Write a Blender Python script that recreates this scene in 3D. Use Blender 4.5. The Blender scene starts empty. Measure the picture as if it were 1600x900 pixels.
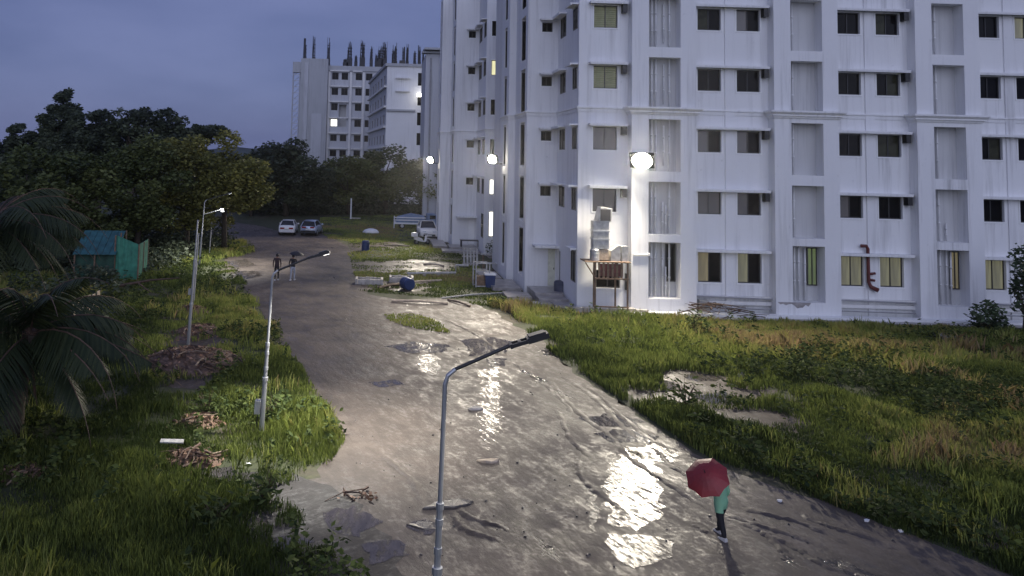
import bpy, bmesh, math, random
import numpy as np
from mathutils import Vector, Matrix

random.seed(7)
S = bpy.context.scene
COL = S.collection
PI = math.pi

# ------------------------------------------------------------------ camera
CAM_H, F, CX, CY = 8.2, 1200.0, 600.0, 162.0
PITCH, ROLL = math.atan(1200 / 17000), 0.027
cd = bpy.data.cameras.new('camera')
cam = bpy.data.objects.new('camera', cd)
COL.objects.link(cam)
CAM_R = Matrix.Rotation(PI / 2 + PITCH, 3, 'X') @ Matrix.Rotation(ROLL, 3, 'Z')
cam.matrix_world = Matrix.Translation((0, 0, CAM_H)) @ CAM_R.to_4x4()
cd.sensor_width = 36
cd.lens = F / 1600 * 36
cd.shift_x = (800 - CX) / 1600
cd.shift_y = -(450 - CY) / 1600
cd.clip_start, cd.clip_end = 0.2, 6000
S.camera = cam


def ray(px, py):
    return CAM_R @ Vector(((px - CX) / F, -(py - CY) / F, -1))


def G(px, py, z=0.0):
    """where the sight line of a photo pixel meets the level plane z"""
    d = ray(px, py)
    t = (z - CAM_H) / d.z
    return Vector((d.x * t, d.y * t, z))


def U(px, py, Y):
    """where the sight line of a photo pixel meets the plane y = Y"""
    d = ray(px, py)
    t = Y / d.y
    return Vector((d.x * t, Y, CAM_H + d.z * t))


# ------------------------------------------------------------------ dusk sky, soft sky-glow sun, exposure
SUN_EL, SUN_ROT = math.radians(20), math.radians(178)
w = bpy.data.worlds.new('World')
S.world = w
w.use_nodes = True
nt = w.node_tree
nt.nodes.clear()
N, L = nt.nodes.new, nt.links.new
out = N('ShaderNodeOutputWorld')
sky = N('ShaderNodeTexSky')
sky.sky_type = 'NISHITA'
sky.sun_disc = False
sky.sun_elevation = SUN_EL
sky.sun_rotation = SUN_ROT
sky.air_density, sky.dust_density, sky.ozone_density = 1.2, 1.0, 5.0
bg1 = N('ShaderNodeBackground')
bg1.inputs[1].default_value = 0.008
L(sky.outputs[0], bg1.inputs[0])
tc = N('ShaderNodeTexCoord')
mp = N('ShaderNodeMapping')
mp.inputs['Scale'].default_value = (1.0, 1.0, 3.2)
L(tc.outputs['Generated'], mp.inputs[0])
nz = N('ShaderNodeTexNoise')
nz.inputs['Scale'].default_value = 2.1
nz.inputs['Detail'].default_value = 6
L(mp.outputs[0], nz.inputs['Vector'])
cr = N('ShaderNodeValToRGB')
cr.color_ramp.elements[0].position = 0.36
cr.color_ramp.elements[0].color = (0.088, 0.110, 0.255, 1)
cr.color_ramp.elements[1].position = 0.66
cr.color_ramp.elements[1].color = (0.158, 0.182, 0.365, 1)
L(nz.outputs[0], cr.inputs[0])
bg2 = N('ShaderNodeBackground')
L(cr.outputs[0], bg2.inputs[0])
bg2.inputs[1].default_value = 1.0
add = N('ShaderNodeAddShader')
L(bg1.outputs[0], add.inputs[0])
L(bg2.outputs[0], add.inputs[1])
L(add.outputs[0], out.inputs[0])

sd = bpy.data.lights.new('sun', 'SUN')
sd.energy = 1.2
sd.angle = math.radians(75)
sd.color = (0.74, 0.79, 1.0)
sun = bpy.data.objects.new('sun', sd)
COL.objects.link(sun)
# the last light is behind the camera, a little to its left
sdir = Vector((math.sin(SUN_ROT) * math.cos(SUN_EL), math.cos(SUN_ROT) * math.cos(SUN_EL), math.sin(SUN_EL)))
sun.rotation_euler = sdir.to_track_quat('Z', 'Y').to_euler()
sun.location = sdir * 60

S.view_settings.view_transform = 'Standard'
S.view_settings.look = 'None'
S.view_settings.exposure = 0.0
S.view_settings.gamma = 1.0
S.view_settings.use_curve_mapping = False
S.cycles.use_denoising = True
S.cycles.max_bounces = 6
S.cycles.sample_clamp_indirect = 6

# ------------------------------------------------------------------ helpers


def tag(o, label=None, cat=None, group=None, kind=None):
    if label: o['label'] = label
    if cat: o['category'] = cat
    if group: o['group'] = group
    if kind: o['kind'] = kind
    return o


def empty(name, loc, label=None, cat=None, group=None, rz=0.0):
    o = bpy.data.objects.new(name, None)
    o.empty_display_size = 0.3
    COL.objects.link(o)
    o.location = loc
    o.rotation_euler = (0, 0, rz)
    return tag(o, label, cat, group)


def link(name, me, parent=None, loc=None, rz=None):
    o = bpy.data.objects.new(name, me)
    COL.objects.link(o)
    if parent is not None: o.parent = parent
    if loc is not None: o.location = loc
    if rz is not None: o.rotation_euler = (0, 0, rz)
    return o


def copy_tree(o, parent=None):
    c = o.copy()
    COL.objects.link(c)
    c.parent = parent
    for ch in list(o.children):
        copy_tree(ch, c)
    return c


class MB:
    def __init__(s):
        s.v, s.f = [], []

    def poly(s, pts):
        i = len(s.v)
        s.v += [tuple(p) for p in pts]
        s.f.append(tuple(range(i, i + len(pts))))
        return s

    def box(s, c, d, rz=0.0, rx=0.0, ry=0.0):
        m = Matrix.Rotation(rz, 3, 'Z') @ Matrix.Rotation(ry, 3, 'Y') @ Matrix.Rotation(rx, 3, 'X')
        i = len(s.v)
        c = Vector(c)
        for sx in (-.5, .5):
            for sy in (-.5, .5):
                for sz in (-.5, .5):
                    s.v.append(tuple(c + m @ Vector((sx * d[0], sy * d[1], sz * d[2]))))
        for q in ((0, 1, 3, 2), (4, 6, 7, 5), (0, 4, 5, 1), (2, 3, 7, 6), (0, 2, 6, 4), (1, 5, 7, 3)):
            s.f.append(tuple(i + k for k in q))
        return s

    def b2(s, a, b):
        return s.box([(a[k] + b[k]) / 2 for k in range(3)], [abs(b[k] - a[k]) for k in range(3)])

    def tube(s, pts, rad, n=8, cap=True):
        pts = [Vector(p) for p in pts]
        if not isinstance(rad, (list, tuple)): rad = [rad] * len(pts)
        base = len(s.v)
        up = None
        for k, p in enumerate(pts):
            t = (pts[min(k + 1, len(pts) - 1)] - pts[max(k - 1, 0)])
            t = t.normalized() if t.length > 1e-9 else Vector((0, 0, 1))
            if up is None:
                up = Vector((0, 0, 1)) if abs(t.z) < .9 else Vector((1, 0, 0))
            a = t.cross(up).normalized()
            b = a.cross(t).normalized()
            up = b
            for j in range(n):
                an = 2 * PI * j / n
                s.v.append(tuple(p + (a * math.cos(an) + b * math.sin(an)) * rad[k]))
        for k in range(len(pts) - 1):
            for j in range(n):
                j2 = (j + 1) % n
                s.f.append((base + k * n + j, base + k * n + j2, base + (k + 1) * n + j2, base + (k + 1) * n + j))
        if cap:
            s.f.append(tuple(base + j for j in reversed(range(n))))
            s.f.append(tuple(base + (len(pts) - 1) * n + j for j in range(n)))
        return s

    def loft(s, rings, cap=True, closed=True):
        base = len(s.v)
        n = len(rings[0])
        for r in rings: s.v += [tuple(p) for p in r]
        m = n if closed else n - 1
        for k in range(len(rings) - 1):
            for j in range(m):
                j2 = (j + 1) % n
                s.f.append((base + k * n + j, base + k * n + j2, base + (k + 1) * n + j2, base + (k + 1) * n + j))
        if cap:
            s.f.append(tuple(base + j for j in reversed(range(n))))
            s.f.append(tuple(base + (len(rings) - 1) * n + j for j in range(n)))
        return s

    def mesh(s, name, mat, smooth=False):
        me = bpy.data.meshes.new(name)
        me.from_pydata(s.v, [], s.f)
        if mat is not None: me.materials.append(mat)
        bm = bmesh.new()
        bm.from_mesh(me)
        bmesh.ops.recalc_face_normals(bm, faces=bm.faces)
        bm.to_mesh(me)
        bm.free()
        if smooth:
            for p in me.polygons: p.use_smooth = True
        me.update()
        return me

    def build(s, name, mat, parent=None, loc=None, rz=None, smooth=False):
        return link(name, s.mesh(name, mat, smooth), parent, loc, rz)


# ------------------------------------------------------------------ materials


class NB:
    """small node-building helper"""

    def __init__(s, name):
        s.m = bpy.data.materials.new(name)
        s.m.use_nodes = True
        s.t = s.m.node_tree
        s.bsdf = s.t.nodes['Principled BSDF']

    def n(s, typ, **kw):
        o = s.t.nodes.new(typ)
        for k, v in kw.items():
            if k in o.inputs.keys():
                o.inputs[k].default_value = v
            else:
                setattr(o, k, v)
        return o

    def l(s, a, b):
        s.t.links.new(a, b)

    def noise(s, scale, detail=4, rough=.55, stretch=None, rot=0.0, coord='Object'):
        tc = s.n('ShaderNodeTexCoord')
        src = tc.outputs[coord]
        if rot:
            mr = s.n('ShaderNodeMapping')
            mr.inputs['Rotation'].default_value = (0, 0, rot)
            s.l(src, mr.inputs[0])
            src = mr.outputs[0]
        mp = s.n('ShaderNodeMapping')
        if stretch: mp.inputs['Scale'].default_value = stretch
        s.l(src, mp.inputs[0])
        z = s.n('ShaderNodeTexNoise', Scale=scale, Detail=detail, Roughness=rough)
        s.l(mp.outputs[0], z.inputs['Vector'])
        return z.outputs[0]

    def ramp(s, fac, stops):
        r = s.n('ShaderNodeValToRGB')
        e = r.color_ramp.elements
        while len(e) < len(stops): e.new(.5)
        for k, (p, c) in enumerate(stops):
            e[k].position = p
            if not isinstance(c, (tuple, list)): c = (c, c, c)
            e[k].color = (*c[:3], 1)
        s.l(fac, r.inputs[0])
        return r.outputs[0]

    def mix(s, fac, a, b, mode='MIX'):
        m = s.n('ShaderNodeMix', data_type='RGBA', blend_type=mode)
        for val, key in ((fac, 0), (a, 6), (b, 7)):
            if isinstance(val, (int, float)):
                m.inputs[key].default_value = val
            elif isinstance(val, (tuple, list)):
                m.inputs[key].default_value = (*val[:3], 1)
            else:
                s.l(val, m.inputs[key])
        return m.outputs[2]

    def math(s, op, a, b=0.0):
        m = s.n('ShaderNodeMath', operation=op)
        for k, v in ((0, a), (1, b)):
            if isinstance(v, (int, float)): m.inputs[k].default_value = v
            else: s.l(v, m.inputs[k])
        return m.outputs[0]

    def base(s, c):
        if isinstance(c, (tuple, list)): s.bsdf.inputs['Base Color'].default_value = (*c[:3], 1)
        else: s.l(c, s.bsdf.inputs['Base Color'])
        return s

    def rough(s, r):
        if isinstance(r, (int, float)): s.bsdf.inputs['Roughness'].default_value = r
        else: s.l(r, s.bsdf.inputs['Roughness'])
        return s

    def bump(s, h, strength=.3, dist=.05):
        b = s.n('ShaderNodeBump', Strength=strength, Distance=dist)
        s.l(h, b.inputs['Height'])
        s.l(b.outputs[0], s.bsdf.inputs['Normal'])
        return s


def simple(name, col, rough=.6, metal=0.0, var=.18, scale=3.0, bump=0.0, spec=None):
    b = NB(name)
    nz = b.noise(scale, 5)
    lo = tuple(c * (1 - var) for c in col)
    hi = tuple(min(1, c * (1 + var)) for c in col)
    b.base(b.ramp(nz, [(.3, lo), (.7, hi)])).rough(rough)
    b.bsdf.inputs['Metallic'].default_value = metal
    if spec is not None: b.bsdf.inputs['Specular IOR Level'].default_value = spec
    if bump: b.bump(b.noise(scale * 8, 4), bump, .02)
    return b.m


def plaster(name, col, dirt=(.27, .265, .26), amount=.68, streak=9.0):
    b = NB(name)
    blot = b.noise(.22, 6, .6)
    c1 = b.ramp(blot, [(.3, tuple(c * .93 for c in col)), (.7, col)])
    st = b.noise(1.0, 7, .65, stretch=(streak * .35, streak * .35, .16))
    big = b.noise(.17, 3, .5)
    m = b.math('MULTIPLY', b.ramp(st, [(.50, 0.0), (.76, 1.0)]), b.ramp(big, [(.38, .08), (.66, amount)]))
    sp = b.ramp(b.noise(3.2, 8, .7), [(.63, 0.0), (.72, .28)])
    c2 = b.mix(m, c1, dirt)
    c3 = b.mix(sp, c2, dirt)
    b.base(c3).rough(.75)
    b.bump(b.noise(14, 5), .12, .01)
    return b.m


def attr_leaf(name, dark, light, rough=.55, transl=.25, stops=None):
    """foliage colour taken from a per-leaf random value"""
    b = NB(name)
    a = b.n('ShaderNodeAttribute', attribute_name='tone')
    c = b.ramp(a.outputs['Fac'], stops or [(0.0, dark), (1.0, light)])
    b.base(c).rough(rough)
    b.bsdf.inputs['Specular IOR Level'].default_value = .25
    tr = b.n('ShaderNodeBsdfTranslucent')
    b.l(c, tr.inputs[0])
    mx = b.n('ShaderNodeMixShader')
    mx.inputs[0].default_value = transl
    b.l(b.bsdf.outputs[0], mx.inputs[1])
    b.l(tr.outputs[0], mx.inputs[2])
    b.l(mx.outputs[0], b.t.nodes['Material Output'].inputs[0])
    return b.m


def emit(name, col, strength, base=(.1, .1, .1), tex=None):
    b = NB(name)
    b.base(base).rough(.2)
    if tex:
        nz = b.noise(tex, 3, .5, stretch=(6, 6, .4))
        c = b.ramp(nz, [(.35, tuple(x * .45 for x in col)), (.65, col)])
        b.l(c, b.bsdf.inputs['Emission Color'])
    else:
        b.bsdf.inputs['Emission Color'].default_value = (*col, 1)
    b.bsdf.inputs['Emission Strength'].default_value = strength
    return b.m


M = {}
M['white'] = plaster('white_painted_plaster', (.80, .80, .80))
M['white_b'] = plaster('white_weathered_plaster', (.74, .73, .71), amount=.75)
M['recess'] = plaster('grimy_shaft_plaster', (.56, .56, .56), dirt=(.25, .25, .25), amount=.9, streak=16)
M['concrete'] = plaster('raw_cement_render', (.42, .43, .45), dirt=(.16, .16, .17), amount=.9)
M['grey_con'] = plaster('grey_cement_render', (.50, .51, .54), dirt=(.2, .2, .22), amount=.8)
M['muddy'] = simple('mud_caked_slab', (.065, .058, .053), .35, var=.45, scale=4, bump=.4)
M['slab'] = simple('wet_concrete_slab', (.30, .28, .27), .3, var=.35, scale=2.5, bump=.2)
M['kerb'] = simple('worn_concrete', (.40, .37, .33), .6, var=.3, scale=3, bump=.2)
M['frame'] = simple('dark_window_frame', (.028, .028, .03), .4)
M['pane'] = simple('dark_window_glass', (.008, .008, .010), .10, var=.5, scale=.8, spec=.10)
M['pane_curtain'] = simple('curtained_window_glass', (.045, .046, .030), .15, var=.5, scale=2, spec=.12)
M['pane_green'] = emit('green_lit_pane', (.16, .22, .07), .6, tex=1.2)
M['pane_olive'] = emit('olive_lit_curtain_pane', (.28, .27, .155), .5, tex=1.2)
M['pane_lit'] = emit('bright_lit_pane', (1.0, .95, .55), 1.3, tex=.8)
M['pane_white'] = emit('white_lit_pane', (1.0, .97, .85), 2.2)
M['pane_dim'] = emit('dim_brown_lit_pane', (.036, .028, .025), .4, tex=.8)
M['pane_amber'] = emit('amber_lit_pane', (.30, .25, .12), .5, tex=1.0)
M['blind'] = simple('pale_green_louvre_slats', (.34, .36, .22), .5)
M['offwhite'] = simple('weathered_white_paint', (.42, .41, .39), .7, var=.35, scale=5)
M['trim'] = simple('white_window_trim', (.82, .82, .81), .6, var=.05)
M['pipe'] = simple('white_plastic_pipe', (.66, .66, .66), .4, var=.15, scale=1.5)
M['pipe_grey'] = simple('grey_plastic_pipe', (.30, .30, .31), .45)
M['rust'] = simple('dark_red_iron_pipe', (.11, .022, .02), .5, var=.4)
M['galv'] = simple('galvanised_steel', (.46, .47, .48), .38, metal=.7, var=.12, scale=2)
M['darkmetal'] = simple('dark_metal', (.03, .03, .032), .4, metal=.3)
M['duct'] = simple('dull_sheet_metal', (.42, .42, .41), .42, metal=.55, var=.3, scale=4)
M['wood'] = simple('weathered_wood', (.17, .11, .07), .7, var=.4, scale=5)
M['plank'] = simple('pale_timber', (.42, .34, .25), .7, var=.3, scale=5)
M['stick'] = simple('brown_dead_wood', (.075, .045, .031), .75, var=.5, scale=3)
M['stick_pale'] = simple('bare_pale_wood', (.20, .145, .10), .7, var=.35, scale=3)
M['mound'] = simple('dead_leaf_litter', (.15, .098, .070), .9, var=.6, scale=6, bump=.6)
M['blue'] = simple('blue_plastic', (.014, .036, .12), .4)
M['navy'] = simple('navy_plastic', (.035, .045, .085), .45)
M['black'] = simple('black_plastic', (.015, .015, .017), .45)
M['rebar'] = simple('dark_steel_reinforcement', (.05, .05, .055), .8)
M['net'] = simple('green_shade_net', (.05, .22, .145), .75, var=.35, scale=2.5)
M['net_dark'] = simple('dark_green_net', (.018, .055, .036), .85, var=.5, scale=2)  # darker green net for the panel below the roof sheets
M['teal'] = simple('teal_roof_sheet', (.022, .095, .10), .6, var=.35, scale=2)
M['cloth'] = simple('white_cloth', (.74, .74, .74), .8, var=.08)
M['bark'] = simple('tree_bark', (.06, .048, .036), .9, var=.4, scale=4, bump=.4)
M['tyre'] = simple('tyre_rubber', (.02, .02, .02), .8)
M['rim'] = simple('wheel_rim', (.45, .45, .46), .35, metal=.7)
M['carwhite'] = simple('white_car_paint', (.80, .79, .76), .2, var=.03)
M['carsilver'] = simple('silver_blue_car_paint', (.42, .47, .58), .22, metal=.3, var=.05)
M['carblue'] = simple('pale_blue_vehicle_paint', (.20, .28, .42), .35, var=.15)
M['glass'] = simple('car_glass', (.016, .017, .02), .06)
M['tail'] = simple('red_tail_light', (.28, .02, .02), .2)
M['head'] = simple('clear_headlight', (.60, .62, .65), .1)
M['plate'] = simple('number_plate', (.62, .62, .58), .5, var=.05)
M['skin'] = simple('brown_skin', (.22, .12, .075), .55, var=.06)
M['hair'] = simple('black_hair', (.012, .011, .011), .6)
M['shirt_dark'] = simple('black_shirt', (.018, .016, .019), .85)
M['shirt_brown'] = simple('dark_maroon_top', (.035, .02, .022), .85)
M['trouser_dark'] = simple('dark_trousers', (.014, .014, .017), .85)
M['trouser_grey'] = simple('pale_grey_trousers', (.36, .38, .42), .85)
M['shirt_green'] = simple('pale_green_top', (.24, .50, .30), .8, var=.08)
M['shoe_pale'] = simple('pale_shoes', (.55, .54, .52), .7)
M['umb_red'] = simple('dark_red_umbrella_cloth', (.25, .024, .026), .5, var=.3, scale=2)
M['umb_black'] = simple('black_umbrella_cloth', (.016, .016, .02), .55)
M['lens'] = emit('floodlight_glow', (1.0, .93, .74), 90.0)
M['led'] = emit('street_lamp_led', (1.0, .97, .9), 6.0)
M['led_far'] = emit('street_lamp_bulb', (.92, .95, 1.0), 3.0)

M['leaf_dark'] = attr_leaf('dark_leaves', (.034, .046, .032), (.120, .145, .080))
M['leaf_mid'] = attr_leaf('mid_green_leaves', (.045, .066, .024), (.17, .19, .060))
M['leaf_olive'] = attr_leaf('olive_leaves', (.065, .076, .022), (.27, .26, .070))
M['leaf_palm'] = attr_leaf('palm_leaflets', (.014, .026, .013), (.060, .076, .034))
M['grass'] = attr_leaf('grass_blades', None, None, transl=.35, stops=[(0, (.050, .074, .020)), (.5, (.235, .285, .068)), (.75, (.35, .345, .105)), (1, (.31, .225, .12))])
M['weed'] = attr_leaf('weed_leaves', (.022, .040, .014), (.110, .140, .040), transl=.3, rough=.9)
M['shrub'] = attr_leaf('shrub_leaves', (.03, .05, .03), (.13, .18, .09))


def ground_mat():
    b = NB('soil_and_turf')
    n1 = b.noise(.35, 6, .6)
    n2 = b.noise(4.0, 6, .65)
    turf = b.ramp(n2, [(.3, (.020, .026, .010)), (.7, (.055, .065, .020))])
    soil = b.ramp(n2, [(.3, (.045, .034, .024)), (.7, (.10, .078, .056))])
    b.base(b.mix(b.ramp(n1, [(.52, 0.0), (.66, .8)]), turf, soil))
    b.rough(.85)
    b.bump(n2, .5, .06)
    return b.m


def mud_mat(name, ang, lo=(.052, .043, .037), hi=(.146, .121, .102), wet=1.0):
    b = NB(name)
    big = b.noise(.11, 7, .62)
    med = b.noise(.55, 8, .68)
    fine = b.noise(6.0, 6, .72)
    rut = b.noise(.62, 8, .68, stretch=(1.4, .22, 1), rot=ang)
    rut2 = b.noise(1.9, 8, .72, stretch=(1.3, .50, 1), rot=ang)
    col = b.ramp(b.math('ADD', b.math('MULTIPLY', big, .45), b.math('MULTIPLY', med, .55)), [(.40, lo), (.48, tuple((a * .6 + c * .4) for a, c in zip(lo, hi))), (.62, hi)])
    col = b.mix(b.ramp(rut2, [(.50, 0.0), (.68, .40)]), col, tuple(c * .7 for c in lo))
    col = b.mix(b.ramp(fine, [(.58, 0.0), (.75, .22)]), col, tuple(min(1, c * 1.25) for c in hi))
    # standing water in the deepest hollows, a wet film along the ruts, damp mud elsewhere
    low = b.math('ADD', b.math('MULTIPLY', rut, .40), b.math('MULTIPLY', b.math('ADD', big, b.math('MULTIPLY', med, .5)), .45))
    pud = b.ramp(low, [(.425, wet), (.452, 0.0)])
    film = b.ramp(b.math('ADD', b.math('MULTIPLY', rut2, .6), b.math('MULTIPLY', fine, .4)), [(.41, .68), (.51, 0.0)])
    col = b.mix(b.math('MULTIPLY', pud, .5), col, tuple(c * .8 for c in lo))
    b.base(col)
    dry = b.ramp(med, [(.35, .50), (.62, .76)])
    r1 = b.mix(film, dry, (.27, .27, .27))
    b.rough(b.mix(pud, r1, (.05, .05, .05)))
    b.l(b.mix(pud, b.mix(film, (.22, .22, .22), (.36, .36, .36)), (.5, .5, .5)), b.bsdf.inputs['Specular IOR Level'])
    h = b.math('ADD', b.math('ADD', b.math('MULTIPLY', rut2, .55), b.math('MULTIPLY', rut, .6)),
               b.math('ADD', b.math('MULTIPLY', fine, .10), b.math('MULTIPLY', med, .35)))
    h = b.math('MULTIPLY', h, b.math('SUBTRACT', 1.0, b.math('MULTIPLY', pud, .88)))
    b.bump(h, .62, .075)
    return b.m


# ------------------------------------------------------------------ ground, road, mud, hills
def warp(pts, step=.5, amp=.22, seed=0):
    """a closed outline cut into short steps with a ragged edge"""
    rnd = random.Random(seed)
    o = []
    for k in range(len(pts)):
        a, b = Vector(pts[k][:2]), Vector(pts[(k + 1) % len(pts)][:2])
        n = max(1, int((b - a).length / step))
        n = min(n, 60)
        for j in range(n):
            p = a.lerp(b, j / n)
            o.append((p.x + rnd.uniform(-amp, amp), p.y + rnd.uniform(-amp, amp)))
    return o


def inside(P, poly):
    x, y = P[:, 0], P[:, 1]
    r = np.zeros(len(P), bool)
    q = np.asarray(poly)
    x1, y1 = q[:, 0], q[:, 1]
    x2, y2 = np.roll(x1, -1), np.roll(y1, -1)
    for a, b, c, d in zip(x1, y1, x2, y2):
        k = (b > y) != (d > y)
        if not k.any(): continue
        r ^= k & (x < (c - a) * (y - b) / (d - b + 1e-12) + a)
    return r


def sheet(name, outline, z, mat, **kw):
    me = bpy.data.meshes.new(name)
    bm = bmesh.new()
    vs = [bm.verts.new((p[0], p[1], z)) for p in outline]
    f = bm.faces.new(vs)
    bmesh.ops.triangulate(bm, faces=[f])
    for f in bm.faces:
        if f.normal.z < 0: f.normal_flip()
    bm.to_mesh(me)
    bm.free()
    me.materials.append(mat)
    o = link(name, me)
    tag(o, kind='structure')
    return o


sheet('ground', [(-1500, -300), (1500, -300), (1500, 2500), (-1500, 2500)], 0.0, ground_mat())

ROAD_PX = [(300, 352), (330, 366), (376, 378), (380, 392), (352, 405), (350, 415), (372, 440), (395, 470), (412, 492), (433, 526),
           (467, 569), (487, 622), (520, 652), (531, 693), (520, 712), (497, 743), (440, 756), (350, 735), (285, 742),
           (325, 790), (345, 840), (470, 868), (560, 905), (600, 960), (560, 1150),
           (1750, 1150), (1660, 930), (1560, 892), (1450, 850), (1350, 808), (1250, 772), (1170, 748), (1110, 722), (1055, 690), (1000, 650),
           (930, 605), (870, 560), (845, 532), (800, 506), (770, 486), (740, 474), (690, 466), (620, 468), (575, 460), (557, 432),
           (550, 405), (545, 385), (520, 372), (500, 366), (440, 362), (400, 352), (340, 344)]
ROAD = [tuple(G(*p)[:2]) for p in ROAD_PX]
ROADW = warp(ROAD, .45, .16, 3)
a_, b_ = G(930, 610), G(1450, 855)
RUT = math.atan2(b_.y - a_.y, b_.x - a_.x) - PI / 2
M['mud'] = mud_mat('wet_muddy_road', -RUT)
M['mud2'] = mud_mat('wet_mud', -RUT + .6, lo=(.048, .036, .029), hi=(.105, .084, .067), wet=1.0)
sheet('road', ROADW, 0.008, M['mud'])


M['dirt'] = mud_mat('trodden_damp_earth', .3, lo=(.045, .036, .030), hi=(.10, .082, .066), wet=.1)
M['mud3'] = mud_mat('black_puddled_mud', .9, lo=(.018, .016, .015), hi=(.062, .056, .053), wet=1.0)


def px_patch(name, pts, z, mat, seed, step=.3, amp=.12):
    o = warp([tuple(G(*p)[:2]) for p in pts], step, amp, seed)
    sheet(name, o, z, mat)
    return o


ISLAND = warp([tuple(G(*p)[:2]) for p in [(600, 492), (650, 490), (690, 505), (700, 520), (660, 516), (615, 505)]], .3, .1, 5)
PATCHES = [
    px_patch('mud_patch', [(975, 612), (1000, 590), (1050, 574), (1140, 580), (1200, 608), (1280, 648), (1262, 676), (1170, 662), (1085, 642), (1005, 628)], .006, M['mud2'], 11, amp=.28),
    px_patch('mud_patch', [(556, 410), (640, 405), (715, 412), (722, 424), (640, 428), (560, 424)], .006, M['dirt'], 12),
    px_patch('mud_patch', [(565, 442), (640, 436), (690, 444), (650, 456), (570, 456)], .006, M['dirt'], 13),
    px_patch('mud_patch', [(225, 530), (330, 505), (385, 560), (345, 615), (225, 600)], .005, M['mud2'], 14),
    px_patch('mud_patch', [(1520, 835), (1600, 820), (1640, 850), (1590, 870), (1530, 855)], .006, M['mud2'], 15),
    px_patch('mud_patch', [(545, 380), (620, 378), (625, 390), (550, 392)], .006, M['dirt'], 16),
    px_patch('mud_patch', [(250, 630), (300, 622), (330, 640), (280, 652)], .006, M['dirt'], 17),
    px_patch('mud_patch', [(230, 735), (360, 734), (470, 746), (545, 775), (610, 840), (650, 905), (560, 930), (430, 905), (310, 870), (270, 800)], .012, M['mud3'], 18, amp=.25),
]

def water_mat(name, rough, bump, scale, rot=0.0, col=(.07, .06, .052), gap=.60):
    b = NB(name)
    n1 = b.noise(scale, 5, .6, stretch=(1.5, .45, 1), rot=rot)
    n2 = b.noise(scale * 3.2, 4, .6, stretch=(1.4, .5, 1), rot=rot)
    b.base(b.ramp(n1, [(.35, col), (.65, tuple(c * 2.2 for c in col))]))
    b.rough(b.ramp(n2, [(.40, rough * .75), (.62, rough * 1.7)]))
    b.bump(b.math('ADD', n1, b.math('MULTIPLY', n2, .4)), bump, .05)
    hole = b.ramp(b.math('ADD', b.math('MULTIPLY', n1, .6), b.math('MULTIPLY', n2, .4)), [(gap - .06, 0.0), (gap + .08, 1.0)])
    tr = b.n('ShaderNodeBsdfTransparent')
    mx = b.n('ShaderNodeMixShader')
    b.l(hole, mx.inputs[0])
    b.l(b.bsdf.outputs[0], mx.inputs[1])
    b.l(tr.outputs[0], mx.inputs[2])
    b.l(mx.outputs[0], b.t.nodes['Material Output'].inputs[0])
    return b.m


rr_ = random.Random(55)
for k, (xa, ya, xb, yb) in enumerate(((880, 590, 1010, 690), (905, 600, 1060, 712), (850, 590, 960, 690), (960, 690, 1100, 800), (1140, 800, 1290, 862), (1160, 790, 1330, 850), (1145, 812, 1250, 872), (1190, 838, 1330, 896),
                                      (1010, 700, 1110, 760), (900, 720, 960, 800), (1250, 800, 1400, 862), (800, 560, 900, 650), (700, 500, 800, 560), (1080, 820, 1180, 900), (860, 640, 930, 720), (700, 800, 775, 850), (720, 792, 790, 835), (600, 700, 660, 790))):
    A_, B_ = G(xa, ya), G(xb, yb)
    n_ = 26
    d_ = (B_ - A_)
    nn_ = Vector((-d_.y, d_.x, 0)).normalized()
    rg = []
    for q in range(n_ + 1):
        t = q / n_
        c = A_ + d_ * t + nn_ * (.16 * math.sin(t * 5 + k) + rr_.uniform(-.035, .035))
        hh = (.014 + .042 * rr_.random()) * math.sin(PI * min(1, t * 1.02 + .01)) ** .4
        ww = rr_.uniform(.07, .17)
        rg.append([(c.x - nn_.x * ww, c.y - nn_.y * ww, .006), (c.x - nn_.x * ww * .35, c.y - nn_.y * ww * .35, .008 + hh), (c.x + nn_.x * ww * .3, c.y + nn_.y * ww * .3, .008 + hh * .9), (c.x + nn_.x * ww, c.y + nn_.y * ww, .006)])
    tag(MB().loft(rg, cap=False, closed=False).build('mud_ridge', M['mud'], smooth=True), kind='structure')
M['water'] = water_mat('still_puddle_water', .05, .16, 2.2, gap=.53)
M['film'] = water_mat('rippled_wet_film', .27, .26, 3.0, -RUT, gap=.50)
M['film2'] = water_mat('thin_broken_wet_film', .26, .30, 3.2, -RUT, gap=.425)
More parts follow.
